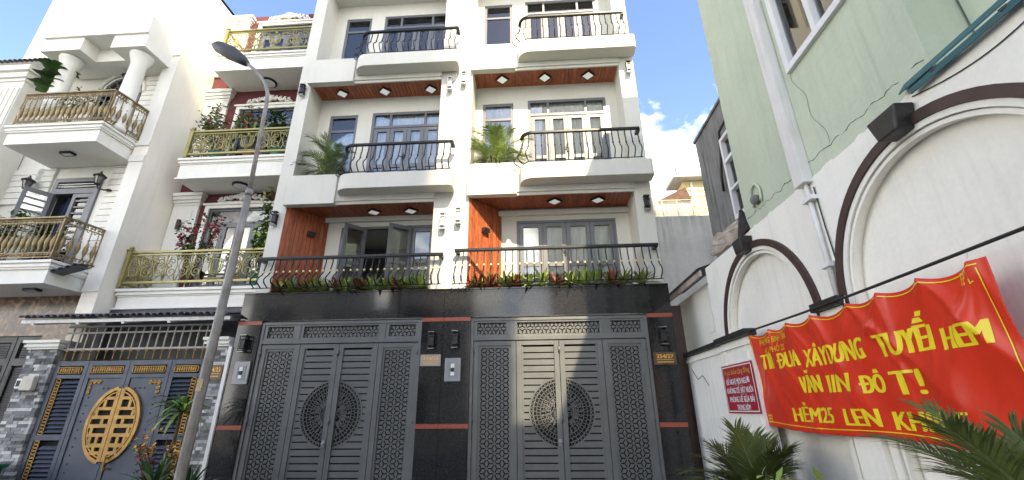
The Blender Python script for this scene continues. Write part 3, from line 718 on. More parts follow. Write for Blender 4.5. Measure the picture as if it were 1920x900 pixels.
for (lst, z, hs) in (([(-4.35, 7.86), (-3.35, 7.86), (-2.28, 7.86)], 8.459, 'upper soffit of the shaded townhouse'), ([(-.64, 7.82), (.32, 7.82), (1.29, 7.82)], 8.599, 'upper soffit of the sunlit townhouse'),
                     ([(-3.3, 7.93), (-2.53, 7.93)], 5.439, 'lower soffit of the shaded townhouse'), ([(.41, 7.86), (1.27, 7.86)], 5.509, 'lower soffit of the sunlit townhouse')):
    names = ('left', 'middle', 'right') if len(lst) == 3 else ('left', 'right')
    for j, (x, y) in enumerate(lst):
        lb = '%s square light in the wood %s' % (names[j], hs)
        if k == 0: CL.location = (x, y, z); CL['label'] = lb; CL.rotation_euler = (0, 0, R(45))
        else: clone(CL, (x, y, z), R(45), lb)
        k += 1
def text_obj(name, mat, parent, s, x0, x1, z, h, y, bold=0.0, bar=False):
    vs_, fs = text_faces(s, x1-x0, h, bold, bar); return MB().add([(x0+v.x, y-v.z, z+v.y) for v in vs_], fs).build(name, mat, parent)
def intercom(x, z, lb):
    t = thing('doorbell_box', lb, 'intercom', (x, 7.529, z), 'grey doorbell boxes on the granite')
    m = MB(); w, hh = .135, .19
    m.box(x-w, x+w, 7.495, 7.529, z-hh, z+hh); m.build('cover', 'intercom_grey', t, bevel=.006)
    m = MB(); a, b = .075, .125
    m.box(x-a, x+a, 7.488, 7.4949, z+b-.02, z+b); m.box(x-a, x+a, 7.488, 7.4949, z-b, z-b+.02); m.box(x-a, x-a+.018, 7.488, 7.4949, z-b+.02, z+b-.02); m.box(x+a-.018, x+a, 7.488, 7.4949, z-b+.02, z+b-.02); m.build('bezel', 'intercom_grey', t)
    MB().box(x-.03, x+.03, 7.480, 7.4949, z+.03, z+.095).box(x-.03, x+.03, 7.480, 7.4949, z-.095, z-.04).build('button', 'frame_white', t)
    MB().box(x-.026, x+.026, 7.484, 7.4949, z-.03, z+.025).box(x-.05, x-.035, 7.49, 7.4949, z-.01, z+.01).build('lens', 'rubber', t)
intercom(-5.13, 2.23, 'grey doorbell box on granite near the stone gate pillar')
intercom(-1.45, 2.235, 'grey doorbell box on granite between the two lattice gates')
def plate(x0, x1, z0, z1, s, lb, ytop=7.529, mat='plate_steel', ink='gold_ink'):
    t = thing('number_plate', lb, 'sign', ((x0+x1)/2, ytop, z0), 'house number plates')
    piece('plate', mat, t, x0, x1, ytop-.014, ytop, z0, z1)
    w = x1-x0; hh = z1-z0
    text_obj('lettering', ink, t, s, x0+w*.12, x1-w*.12, z0+hh*.52, hh*.28, ytop-.0146, .05)
    MB().box(x0+w*.12, x1-w*.12, ytop-.0146, ytop-.0141, z0+hh*.38, z0+hh*.41).build('rule', ink, t)
    m = MB(); u = x0+w*.14; rr = random.Random(5)
    while u < x1-w*.18:
        q = rr.uniform(.008, .02); m.box(u, u+q, ytop-.0146, ytop-.0141, z0+hh*.16, z0+hh*.25); u += q+.008
    m.build('fine_print', ink, t)
plate(-2.015, -1.665, 2.30, 2.49, '254/25', 'pale steel number plate on shaded granite beside the doorbell box')
plate(1.90, 2.265, 2.27, 2.47, '254/27', 'dark bronze number plate on granite right of the sunlit gate', mat='plate_bronze')
# ------------------------------------------------------------------ house with gold balconies (number 254/23)
h = thing('gold_balcony_house', 'white house with wine red walls and gilded scroll balconies', 'house', (-7.0, 8.5, 0))
BX0, BX1 = -8.70, -5.26; BY = 9.02
ops = [(-7.80, -6.20, 4.2, 6.16), (-7.70, -6.15, 7.2, 9.06), (-7.70, -6.15, 10.3, 12)]
m = MB(); wall_open(m, BX0, BX1, BY, BY+.15, 0, 12.4, ops); m.box(BX1-.02, BX1, 8.3, BY, 3.4, 12.4); m.box(BX0, BX1, 10.6, 10.7, 0, 12.4); m.box(BX0, BX1, BY+.15, 10.6, 12.3, 12.4)
for z in (3.6, 6.7, 9.8): m.box(BX0, BX1, BY+.15, 10.6, z, z+.2)
m.build('wall', 'wine_wall', h)
for (z0, z1) in ((4.0, 6.55), (7.12, 9.65), (10.2, 12.3)):
    m = MB(); m.box(BX0+.002, -8.06, BY-.06, BY-.001, z0, z1-.30); m.box(-8.58, -8.18, BY-.075, BY-.061, z0+.1, z1-.45)
    for q, (a, b) in enumerate(((.30, .24), (.24, .17), (.17, .08), (.08, 0))): m.box(BX0+.002, -8.04+.03*q, BY-.075-.035*q, BY-.001, z1-a, z1-b)
    m.build('pilaster', 'plaster_ornate', h)
def crest(parent, xc, z, w):
    m = MB()
    for sgn in (-1, 1):
        pts = [(xc+sgn*w*t, BY-.05, z+.06+.13*(1-t)**1.2+.02*math.sin(t*22)) for t in [i/20 for i in range(21)]]
        m.tube(pts, [.05*(1-.6*i/20) for i in range(21)], 8)
        for i in range(5):
            t = .12+.19*i; m.tube([(p[0], BY-.075, p[1]) for p in spiral(xc+sgn*w*t, z+.10+.09*(1-t), .075*(1-.5*t), 1.2, 1.0, 12, sgn)], .018, 6)
    for a in range(-60, 61, 20): m.tube([(xc, BY-.06, z+.04), (xc+.11*math.sin(R(a)), BY-.08, z+.06+.19*math.cos(R(a)))], [.02, .045], 8)
    m.ball((xc, BY-.08, z+.08), .06, 10); m.box(xc-w, xc+w, BY-.045, BY-.001, z, z+.05)
    m.build('crest', 'plaster_ornate', parent, smooth=True)
for i, (a, b, z0, z1) in enumerate(ops):
    m = MB(); f = .10
    m.box(a-f, a, BY-.05, BY+.1, z0-.2, z1+f); m.box(b, b+f, BY-.05, BY+.1, z0-.2, z1+f); m.box(a, b, BY-.05, BY+.1, z1, z1+f); m.box(a-.15, b+.15, BY-.08, BY-.051, z1+f-.02, z1+f+.03)
    sur = m.build('window_surround', 'plaster_ornate', h); crest(h, (a+b)/2, z1+f+.03, .62)
    m = MB(); m.box(a, b, BY+.02, BY+.07, z1-.40, z1-.34); m.box(a, a+.05, BY+.02, BY+.07, z0, z1); m.box(b-.05, b, BY+.02, BY+.07, z0, z1); m.box(a+.05, b-.05, BY+.02, BY+.07, z1-.05, z1)
    fr = m.build('window', 'frame_grey', h); box('pane', 'glass', fr, a+.05, b-.05, BY+.045, BY+.05, z1-.34, z1-.05)
    for k in range(4):
        u, v = a+.05+(b-a-.1)*k/4, a+.05+(b-a-.1)*(k+1)/4
        framed('door_leaf', h, u+.003, v-.003, z0, z1-.402, BY+.025, .075)
    MB().grid(lambda u, v: (a+(b-a)*u, BY+.3+.03*math.sin(u*50), z0+(z1-z0)*v), 60, 1).build('curtain', 'curtain', h, smooth=True)
    box('room_wall', 'room', h, BX0, BX1, 10.3, 10.35, z0-.4, z1+.4)
def slab23(x0, zb, zt, ytop=8.2):
    m = MB(); m.box(x0+.06, BX1, ytop+.06, BY, zb, zt-.16)
    for q, (o, a, b) in enumerate(((.045, .16, .13), (.02, .13, .085), (.035, .085, .055), (0, .055, 0))): m.box(x0+o, BX1, ytop+o, BY, zt-a, zt-b)
    m.box(x0+.03, BX1, ytop+.03, BY-.001, zb-.035, zb-.0005)
    m.build('balcony_slab', 'plaster_ornate', h)
slab23(-8.69, 3.60, 3.99); slab23(-8.22, 6.60, 7.10); slab23(-8.05, 9.70, 10.2, 8.2)
SCR = {}
def scroll_mesh(w, hh):
    key = (round(w, 3), round(hh, 3))
    if key not in SCR:
        m = MB(); r = .011
        def t(pts, rad=r): m.tube([(p[0], 0, p[1]) for p in pts], rad, 5)
        for sx in (-1, 1):
            t(spiral(sx*w*.26, hh*.34, w*.22, 1.6, PI/2, 22, sx)); t(spiral(sx*w*.24, hh*.74, w*.15, 1.4, -PI/2, 18, -sx)); t(spiral(sx*w*.42, hh*.86, w*.08, 1.2, 0, 10, sx), .009)
            t([(0, hh*.04), (sx*w*.10, hh*.30), (sx*w*.05, hh*.62), (sx*w*.16, hh*.92)], .012); t([(sx*w*.48, 0), (sx*w*.40, hh*.28), (sx*w*.47, hh*.58), (sx*w*.36, hh*.98)], .010)
            t([(sx*w*.10, hh*.28), (sx*w*.2, hh*.20), (sx*w*.3, hh*.08)], [.018, .014, .004]); t([(sx*w*.05, hh*.6), (sx*w*.14, hh*.52), (sx*w*.24, hh*.54)], [.018, .014, .004])
        t([(0, hh*.02), (0, hh*.5), (0, hh*.98)], [.016, .010, .014])
        for k in range(7): m.tube([(-w/2+w*(k+.5)/7+.026*math.cos(a), 0, hh-.026+.024*math.sin(a)) for a in [PI*2*i/8 for i in range(9)]], .006, 4)
        SCR[key] = m.mesh('scroll', 'gold_paint', smooth=True)
    return SCR[key]
def shield_mesh(hh):
    m = MB(); s = .15
    for q in (1, .72, .42):
        pts = [(-s*q, hh*.78), (-s*q, hh*.45), (-s*q*.8, hh*.30), (0, hh*.5-hh*.34*q), (s*q*.8, hh*.30), (s*q, hh*.45), (s*q, hh*.78), (0, hh*.80), (-s*q, hh*.78)]
        m.tube([(p[0], -.01, p[1]*1.0) for p in pts], .013, 5)
    m.ball((0, 0, hh*.9), .04, 8)
    for sx in (-1, 1): m.tube([(p[0], 0, p[1]) for p in spiral(sx*.2, hh*.84, .06, 1.3, 0, 12, sx)], .012, 5)
    m.box(-.2, .2, -.01, .01, 0.02, .05)
    return m.mesh('shield', 'gold_paint', smooth=True)
def gold_rail(x0, x1, z0, z1, y=8.24, back=BY):
    m = MB()
    for px in (x0, ):
        m.box(px, px+.085, y-.04, y+.045, z0-.06, z1+.03); m.box(px-.015, px+.1, y-.055, y+.06, z1+.03, z1+.055); m.ball((px+.042, y, z1+.10), .045, 10, .8)
    m.box(x0+.08, x1, y-.03, y+.03, z1-.03, z1+.012); m.box(x0+.08, x1, y-.014, y+.014, z1-.085, z1-.065); m.box(x0+.08, x1, y-.025, y+.025, z0, z0+.045)
    m.box(x0+.01, x0+.06, y+.05, back, z1-.03, z1+.012); m.box(x0+.015, x0+.05, y+.05, back, z0, z0+.045)
    r = m.build('railing', 'gold_paint', h)
    n = max(2, int(round((x1-x0-.1)/.52))); w = (x1-x0-.1)/n; hh = z1-.085-z0-.045
    for k in range(n):
        mid = k == n//2
        put(shield_mesh(hh) if mid else scroll_mesh(w, hh), 'shield' if mid else 'scroll', r, (x0+.09+w*(k+.5), y, z0+.045))
    put(scroll_mesh(back-y-.06, hh), 'scroll', r, (x0+.035, (y+.05+back)/2, z0+.045), rot=(0, 0, PI/2))
gold_rail(-8.69, BX1-.02, 4.10, 4.80); gold_rail(-8.12, BX1-.02, 7.19, 7.84); gold_rail(-8.0, BX1-.02, 10.3, 11.0)
for z, y, lb in ((6.564, 8.62, 'round ceiling light under the middle gilded balcony'), (9.664, 8.70, 'round ceiling light under the top gilded balcony')):
    t = thing('round_ceiling_light', lb, 'lamp', (-6.85, y, z), 'round lights under gilded balconies')
    MB().lathe([(.17, -.045), (.19, -.03), (.19, 0)], (-6.85, y, z), 24).build('light_ring', 'lamp_black', t, smooth=False); MB().lathe([(.001, -.052), (.10, -.052), (.155, -.046)], (-6.85, y, z), 24).build('diffuser', 'frame_white', t)
t = thing('cylinder_wall_light', 'black cylinder light on white pilaster beside wine red wall', 'lamp', (-8.38, BY-.075, 5.72))
MB().tube([(-8.38, BY-.14, 5.60), (-8.38, BY-.14, 5.84)], .045, 12).build('housing', 'lamp_black', t, smooth=False); MB().box(-8.41, -8.35, BY-.10, BY-.0755, 5.68, 5.76).build('bracket', 'lamp_black', t)

# ground floor of that house: stone pillars, awning, grille, gate
def stone_pillar(x0, x1, y0, z1, lb):
    p = thing('stone_pillar', lb, 'pillar', ((x0+x1)/2, y0+.2, 0), 'stone clad gate pillars')
    box('core', 'mortar', p, x0+.012, x1-.012, y0+.02, y0+.4, 0, z1)
    rr = random.Random(int(abs(x0)*100)); z = 0.45; row = 0
    while z < z1-.01:
        hz = min(.052, z1-z); x = x0-rr.uniform(0, .1)
        while x < x1-.02:
            w = rr.choice((.08, .12, .16, .2)); a, b = max(x, x0), min(x+w, x1)
            if x1-b < .03: b = x1
            if b-a > .02:
                d = rr.uniform(0, .016); mt = rr.choices(('stone_light', 'stone_mid', 'stone_dark'), (.34, .42, .24))[0]
                piece('stone', mt, p, a+.0015, b-.0015, y0-d, y0+.05, z+.0015, z+hz-.0015)
            x = b if b > x else x+w
        z += hz; row += 1
    box('plinth', 'stone_mid', p, x0-.02, x1+.02, y0-.02, y0+.42, 0, .45)
    m = MB()
    for o, a, b in ((.02, 0, .04), (.05, .04, .075), (.035, .075, .11), (.075, .11, .16)): m.box(x0-o, x1+min(o, .0 if x1 > -5.5 else o), y0-.02-o, y0+.42, z1+a, z1+b)
    m.build('capital', 'plaster_ornate', p)
    return p
stone_pillar(-9.26, -8.70, 7.55, 2.69, 'grey stone pillar with white capital left of the blue gate')
stone_pillar(-5.86, -5.46, 7.55, 2.69, 'grey stone pillar with white capital between the blue gate and granite')
box('edge_strip', 'plaster_old', None, -5.455, -5.395, 7.50, 7.9, 0, 2.68); tag(bpy.data.objects['edge_strip'], 'thin white rendered strip between stone pillar and black granite', 'wall strip')
plate(-5.80, -5.49, 2.13, 2.37, '254/23', 'bronze number plate on the grey stone pillar behind the lamp post', ytop=7.533, mat='plate_bronze')
t = thing('meter_box', 'beige electric box on the grey stone pillar by the dark gate', 'box', (-9.05, 7.53, 2.05))
MB().box(-9.06, -8.84, 7.44, 7.53, 1.98, 2.22).build('cover', 'switch_grey', t, bevel=.012); MB().box(-9.19, -9.075, 7.47, 7.53, 2.02, 2.18).build('outlet', 'frame_white', t, bevel=.006); MB().box(-9.17, -9.10, 7.466, 7.4695, 2.05, 2.15).build('socket', 'rubber', t)

def roof_tile_mesh():
    m = MB()
    def half(u, v): a = PI*u; return (-.06*math.cos(a), -.42+.84*v, .045*math.sin(a))
    def half2(u, v): a = PI*u; return (-.05*math.cos(a), -.42+.84*v, .035*math.sin(a))
    m.grid(half, 8, 3); m.grid(half2, 8, 3)
    n = 9
    m.add([half(i/8, 0) for i in range(9)]+[half2(i/8, 0) for i in range(9)], [(i, i+1, n+i+1, n+i) for i in range(8)])
    m.grid(lambda u, v: (.06+.06*u, -.42+.84*v, -.018*math.sin(PI*u)), 4, 1)
    return m.mesh('roof_tile', 'tile_grey', smooth=True)
aw = thing('tiled_awning', 'grey tiled awning over the blue gate with pale gutter board', 'awning', (-7.3, 7.6, 3.2))
ax0, ax1 = -9.35, -5.42; tm = roof_tile_mesh(); n = int((ax1-ax0)/.125)
for k in range(n): put(tm, 'roof_tile', aw, (ax0+.06+k*(ax1-ax0-.06)/n, 7.66+rng.uniform(-.012, .012), 3.31+rng.uniform(-.006, .006)), (1, 1, 1), (R(12), 0, rng.uniform(-.01, .01)))
m = MB(); m.bar((ax0, 7.33, 3.155), (ax1, 7.33, 3.155), .03, .06); m.bar((ax0, 8.1, 3.33), (ax1, 8.1, 3.33), .05, .05)
for k in range(5): x = ax0+.25+k*(ax1-ax0-.5)/4; m.bar((x, 7.30, 3.11), (x, 8.1, 3.30), .05, .05)
m.build('awning_frame', 'pipe_white', aw)
MB().prism([(ax0, 7.36, 3.205), (ax1, 7.36, 3.205), (ax1, 8.15, 3.375), (ax0, 8.15, 3.375)], (0, 0, .008)).build('underside', 'gate_dark', aw)
box('dark_house_front', 'gate_dark', h, -8.69, -5.42, 8.25, 8.4, 2.4, 3.56)  # near-black colour stands in for the shade behind the grille
gr = thing('security_grille', 'pale barred grille with brass spear tips above the blue gate', 'grille', (-7.2, 7.62, 2.5))
m = MB(); m.bar((-8.72, 7.62, 3.10), (-5.75, 7.62, 3.10), .03, .03); m.bar((-8.72, 7.62, 2.985), (-5.75, 7.62, 2.985), .03, .03); m.bar((-8.72, 7.62, 2.69), (-5.75, 7.62, 2.69), .03, .035); m.build('rail', 'grille_grey', gr)
bar_m = MB().bar((0, 0, 0), (0, 0, .42), .022, .022).mesh('grille_bar', 'grille_grey'); sp = MB(); sp.lathe([(.004, 0), (.020, .03), (.014, .06), (.003, .11)], (0, 0, -.05), 4); sp.lathe([(.007, -.17), (.007, -.05)], (0, 0, 0), 4); sp_m = sp.mesh('spear_tip', 'gold_worn')
for k in range(19):
    x = -8.60+k*.152; put(bar_m, 'grille_bar', gr, (x, 7.62, 2.69)); put(sp_m, 'spear_tip', gr, (x, 7.62, 2.67), (1.4, 1.4, 1))

g = thing('blue_gate', 'dark blue metal gate with gilded round double happiness emblem', 'gate', (-7.27, 7.64, 0))
GY = 7.62; gx0, gx1 = -8.68, -5.88; gz = 2.48; xc = (gx0+gx1)/2
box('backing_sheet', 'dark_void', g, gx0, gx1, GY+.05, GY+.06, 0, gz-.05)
m = MB()
xs = [gx0, gx0+.62, xc, gx1-.62, gx1]
for k in range(4):
    a, b = xs[k]+.004, xs[k+1]-.004
    m = MB(); s = .075
    m.box(a, a+s, GY-.03, GY+.03, .05, gz); m.box(b-s, b, GY-.03, GY+.03, .05, gz); m.box(a+s, b-s, GY-.03, GY+.03, gz-.085, gz); m.box(a+s, b-s, GY-.03, GY+.03, gz-.30, gz-.235); m.box(a+s, b-s, GY-.03, GY+.03, .05, .2)
    if k in (1, 2): m.box(a+s, b-s, GY-.012, GY+.02, .2, gz-.30)
    else: m.box(a+s, b-s, GY-.03, GY+.03, 1.18, 1.27)
    lf = m.build('gate_leaf', 'gate_blue', g, bevel=.003)
    # gilded chain band along the top
    cb = MB(); x = a+s+.03
    while x < b-s-.02:
        cb.tube([(x+.030*math.cos(t), GY-.028, gz-.160+.055*math.sin(t)) for t in [2*PI*i/10 for i in range(10)]], .009, 5, closed=True); x += .042
    cb.build('chain_band', 'gold_worn', lf, smooth=True)
    if k in (0, 3):
        zz = gz-.33; sx0, sx1 = (a+s+.13, b-s) if k == 0 else (a+s, b-s-.13)
        while zz > .25:
            if not (1.15 < zz < 1.30): fix(MB().prism([(sx0, GY-.028, zz-.055), (sx0, GY-.020, zz-.06), (sx0, GY+.03, zz-.01), (sx0, GY+.022, zz-.004)], (sx1-sx0, 0, 0)).build('louvre_slat', 'gate_blue', lf))
            zz -= .066
        cb = MB(); zz = gz-.34; cx_ = a+s+.065 if k == 0 else b-s-.065
        while zz > .25:
            cb.tube([(cx_+.042*math.cos(t), GY-.02, zz+.034*math.sin(t)) for t in [2*PI*i/10 for i in range(10)]], .009, 5, closed=True); zz -= .05
        cb.build('chain_band', 'gold_worn', lf, smooth=True)
    else:
        cm = MB(); ox = a+s+.05 if k == 1 else b-s-.05; sg = 1 if k == 1 else -1; oz = gz-.34
        for q in range(3):
            cm.tube([(p[0], GY-.02, p[1]) for p in spiral(ox+sg*(.02+.075*q), oz-.03, .036, 1.3, 0, 12, sg)], .012, 5); cm.tube([(p[0], GY-.02, p[1]) for p in spiral(ox+sg*.02, oz-.05-.075*q, .034, 1.3, 1, 12, sg)], .012, 5)
        cm.build('corner_ornament', 'gold_worn', lf, smooth=True)
        rv = MB()
        for q in range(5): rv.ball(((a if k == 1 else b)+sg*(.40+.085*q), GY-.014, gz-.47), .014, 6)
        for q in range(12): rv.ball(((a if k == 1 else b)+sg*.17, GY-.014, gz-.62-.13*q), .014, 6)
        rv.build('rivet', 'gate_blue', lf, smooth=True)['kind'] = 'stuff'
        # half of the oval emblem
        em = MB(); ez, ea, eb = 1.43, .46, .60; ey = GY-.035
        fix(MB().prism([(xc+(-1 if k == 1 else 1)*(.01+.94*ea*math.cos(t)), GY-.0135, ez+.97*eb*math.sin(t)) for t in [-PI/2+PI*i/24 for i in range(25)]], (0, .001, 0)).build('emblem_dark_plate', 'dark_void', lf))  # flat plate coloured near-black for the dark inside the emblem openings
        sg2 = -1 if k == 1 else 1
        def ell(q, t): return (xc+sg2*q*ea*math.cos(t), ez+q*eb*math.sin(t))
        ts = [-PI/2+.12+(PI-.24)*i/28 for i in range(29)]
        for q, w_ in ((.97, .055), (.86, .02)): strip(em, [ell(q, t) for t in ts], ey, w_, .03)
        def bb(x0_, x1_, z0_, z1_): em.box(xc+sg2*x0_, xc+sg2*x1_, ey-.014, ey+.014, ez+z0_, ez+z1_)
        bb(.006, .075, -.575, .575)
        for z0_, z1_, xr in ((.39, .44, .22), (.22, .27, .33), (.08, .135, .39), (-.06, 0, .40), (-.20, -.145, .385), (-.36, -.30, .33), (-.47, -.42, .24)): bb(.076, xr, z0_, z1_)
        for x0_, z0_, z1_ in ((.20, .271, .389), (.30, .136, .219), (.16, .001, .079), (.30, -.144, -.061), (.16, -.299, -.201), (.28, -.299, -.201), (.17, -.419, -.361)): bb(x0_, x0_+.05, z0_, z1_)
        em.build('emblem', 'gold_worn', lf)
        if k == 2:
            hd = MB().tube([(xc+.12, GY-.09, .72), (xc+.12, GY-.10, .95)], .014, 8); hd.box(xc+.10, xc+.14, GY-.09, GY-.03, .74, .77); hd.box(xc+.10, xc+.14, GY-.09, GY-.03, .90, .93); hd.build('gate_handle', 'gold_worn', lf)

# ------------------------------------------------------------------ ornate house at the far left
L = thing('ornate_house', 'ornate white house with bronze balconies, columns and brown stone ground floor', 'house', (-11, 8.2, 0))
LX0, LX1 = -13.4, -8.72; LY = 7.92; DY = 8.14
m = MB(); m.box(-9.07, LX1, LY, 12.5, 0, 12.6)
m.box(LX0, -9.07, DY+.15+.9, DY+.25+.9, 0, 12.6); m.box(LX0, LX1, DY+.15, 12.5, 12.5, 12.6)
m.build('wall', 'plaster_cream', L)
m = MB()
for (z0, z1, o) in ((6.86, 7.02, .03), (7.28, 7.36, .03), (9.9, 10.05, .04), (3.86, 3.96, .02)): m.box(-9.08, LX1+.004, LY-o, LY-.001, z0, z1)
m.box(-9.072, LX1+.002, LY-.012, LY-.0005, 3.96, 6.86); m.box(-9.072, LX1+.002, LY-.012, LY-.0005, 7.36, 9.9)
m.build('corner_pilaster', 'plaster_ornate', L)
dw = (-10.92, -9.80, 4.3, 6.62)
bw = MB(); wall_open(bw, LX0, -9.075, DY+.02, DY+.15, 3.86, 12.5, [dw, (-10.55, -9.85, 7.4, 9.25)]); bw.box(LX0, -9.075, DY+.15, 9.0, 3.86, 4.0); bw.box(LX0, -9.075, DY+.15, 9.0, 6.95, 7.1); bw.build('back_wall', 'plaster_ornate', L)
# grooved boards beside the doors
for (xa, xb, z0, z1) in ((-9.62, -9.085, 4.3, 6.9), (-11.45, -11.02, 4.3, 6.9), (-9.62, -9.085, 7.4, 9.9), (-13.0, -11.3, 6.0, 6.9)):
    z = z0; bd = MB().box(xa, xb, DY+.001, DY+.0195, z0, z1).build('siding', 'plaster_old', L)
    while z < z1-.01:
        piece('board', 'plaster_ornate', bd, xa, xb, DY-.028, DY+.0005, z+.008, min(z+.142, z1)); z += .15
# door with one louvred leaf swung open
a, b, z0, z1 = dw
m = MB(); m.box(a, a+.09, DY-.03, DY+.06, z0, z1); m.box(b-.09, b, DY-.03, DY+.06, z0, z1); m.box(a+.09, b-.09, DY-.03, DY+.06, z1-.10, z1); m.box(a+.09, b-.09, DY-.03, DY+.06, z1-.40, z1-.27)
fr = m.build('door_frame', 'frame_grey', L); MB().box(a+.09, b-.09, DY+.02, DY+.026, z1-.27, z1-.10).build('pane', 'glass', fr)
for q in range(2): MB().box(a+.1, b-.1, DY-.02, DY+.0, z1-.22+.06*q, z1-.205+.06*q).build('bar', 'frame_white', fr)
mid = (a+b)/2
m = MB(); m.box(mid, mid+.08, DY-.02, DY+.04, z0, z1-.41); m.box(b-.17, b-.092, DY-.02, DY+.04, z0, z1-.41); m.box(mid+.08, b-.17, DY-.02, DY+.04, z1-.5, z1-.41)
lf = m.build('door_leaf', 'frame_grey', L)
for q in range(11): piece('louvre_slat', 'frame_grey', lf, mid+.08, b-.17, DY-.005, DY+.02, z1-.6-.15*q, z1-.565-.15*q)
MB().box(mid+.08, b-.17, DY+.028, DY+.034, z0, z1-.5).build('pane', 'glass', lf)
def T2(mb, hx, hy, ang):
    ca, sa = math.cos(ang), math.sin(ang); mb.v = [(hx+x*ca-y*sa, hy+x*sa+y*ca, z) for x, y, z in mb.v]; return mb
lw = mid-a-.09
m = MB(); m.box(0, .07, 0, .045, z0, z1-.41); m.box(lw-.07, lw, 0, .045, z0, z1-.41); m.box(.07, lw-.07, 0, .045, z1-.5, z1-.41)
lf = T2(m, a+.09, DY-.03, R(-115)).build('door_leaf', 'frame_grey', L)
T2(MB().box(.07, lw-.07, .02, .026, z0, z1-.5), a+.09, DY-.03, R(-115)).build('pane', 'glass', lf)
for q in range(8): T2(MB().box(.07, lw-.07, .005, .04, z1-.65-.15*q, z1-.615-.15*q), a+.09, DY-.03, R(-115)).build('louvre_slat', 'frame_grey', lf)
MB().grid(lambda u, v: (a+.1+(lw+.3)*u, DY+.2+.04*math.sin(u*24), z0+(z1-.4-z0)*v), 40, 1).build('curtain', 'blue_cloth', L, smooth=True)
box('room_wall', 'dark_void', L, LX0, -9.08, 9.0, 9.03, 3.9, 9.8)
# arched window on the upper floor
ar = MB(); cxw, zw = -10.2, 9.0
for q, (r_, w_) in enumerate(((.62, .09), (.50, .04))): ar.tube([(cxw+r_*math.cos(t), DY-.02, zw+r_*math.sin(t)) for t in [PI*i/20 for i in range(21)]], w_*.6, 6)
ar.build('arch_moulding', 'plaster_ornate', L, smooth=True)
aw_ = MB(); aw_.prism([(cxw+.56*math.cos(t), DY-.012, zw+.56*math.sin(t)) for t in [PI*i/20 for i in range(21)]], (0, .012, 0)); o = fix(aw_.build('fanlight', 'glass', L))
ab = MB()
for k in range(1, 6): ab.bar((cxw, DY-.02, zw), (cxw+.55*math.cos(PI*k/6), DY-.02, zw+.55*math.sin(PI*k/6)), .025, .02, up=(0, 1, 0))
ab.tube([(cxw+.25*math.cos(t), DY-.02, zw+.25*math.sin(t)) for t in [PI*i/12 for i in range(13)]], .012, 5); ab.build('fan_bar', 'frame_grey', o)
framed('window', L, -10.75, -9.65, 7.5, 9.0, DY-.03, .06, bars=(8.4,))
# balconies
def lslab(x0, x1, zb, zt, yf=7.17):
    m = MB(); m.box(x0, x1, yf, DY, zb, zt-.17)
    for o, a_, b_ in ((.03, .17, .13), (.05, .13, .09), (.035, .09, .05), (.07, .05, 0)): m.box(x0-o, x1+o, yf-o, DY, zt-a_, zt-b_)
    m.build('balcony_slab', 'plaster_ornate', L)
lslab(-11.22, -9.13, 6.92, 7.37); lslab(-12.6, -9.13, 3.86, 4.30, 7.24)
vase = MB(); vase.lathe([(.010, 0), (.022, .02), (.012, .06), (.030, .12), (.044, .20), (.034, .28), (.013, .36), (.010, .40), (.022, .42), (.010, .44), (.008, .60), (.016, .62), (.008, .64)], (0, 0, 0), 8)
vase.lathe([(.006, -.01), (.006, .03)], (.03, 0, .34), 4)
vase_m = vase.mesh('baluster', 'bronze', smooth=True)
fz = MB(); fz.tube([(p[0], 0, p[1]) for p in spiral(-.025, .04, .030, 1.4, 0, 12, 1)], .008, 5); fz.tube([(p[0], 0, p[1]) for p in spiral(.032, .045, .026, 1.3, 2, 12, -1)], .008, 5); fz_m = fz.mesh('frieze_scroll', 'bronze', smooth=True)
ach = MB(); ach.tube([(.062*math.cos(t), 0, .05*math.sin(t)) for t in [PI*i/8 for i in range(9)]], .007, 5); ach_m = ach.mesh('arch_loop', 'bronze', smooth=True)
def bronze_rail(segs, z0, z1):
    m = MB()
    for (p, q) in segs:
        m.bar((*p, z1), (*q, z1), .055, .03)
        for z in (z1-.10, z0+.09, z0): m.bar((*p, z), (*q, z), .018, .016)
        m.bar((*p, z0), (*p, z1), .02, .02); m.bar((*q, z0), (*q, z1), .02, .02)
    r = m.build('railing', 'bronze', L)
    for (p, q) in segs:
        d = math.dist(p, q); ang = math.atan2(q[1]-p[1], q[0]-p[0]); n = int(round(d/.125))
        for k in range(n):
            t = (k+.5)/n; loc = (p[0]+(q[0]-p[0])*t, p[1]+(q[1]-p[1])*t)
            put(vase_m, 'baluster', r, (*loc, z0+.095), (1, 1, (z1-z0-.23)/.60), (0, 0, ang)); put(fz_m, 'frieze_scroll', r, (*loc, z1-.10), rot=(0, 0, ang)); put(fz_m, 'frieze_scroll', r, (*loc, z0+.008), rot=(0, 0, ang)); put(ach_m, 'arch_loop', r, (*loc, z1-.155), rot=(0, 0, ang))
bronze_rail((((-11.2, 7.16), (-9.10, 7.16)), ((-9.10, 7.18), (-9.02, 7.90))), 7.42, 8.22)
bronze_rail((((-12.6, 7.20), (-9.14, 7.20)), ((-9.14, 7.22), (-9.04, 7.90))), 4.36, 5.18)
# columns and upper canopy
for x in (-10.98, -9.22):
    MB().lathe([(.20, 7.40), (.20, 7.5), (.17, 7.55), (.165, 8.3), (.15, 9.25), (.17, 9.28), (.17, 9.32), (.20, 9.36), (.215, 9.44), (.235, 9.46), (.235, 9.52)], (x, 7.50, 0), 20).build('column', 'plaster_ornate', L, smooth=True)
m = MB(); m.box(-11.5, -10.5, 7.2, DY, 9.53, 9.9); m.box(-9.75, -8.9, 7.2, DY, 9.53, 9.9); m.box(-11.5, -8.9, 7.15, DY, 9.9, 10.4); m.box(-10.5, -9.75, 7.6, DY, 9.53, 9.9)
m.build('upper_canopy', 'plaster_ornate', L)
lt = MB(); 
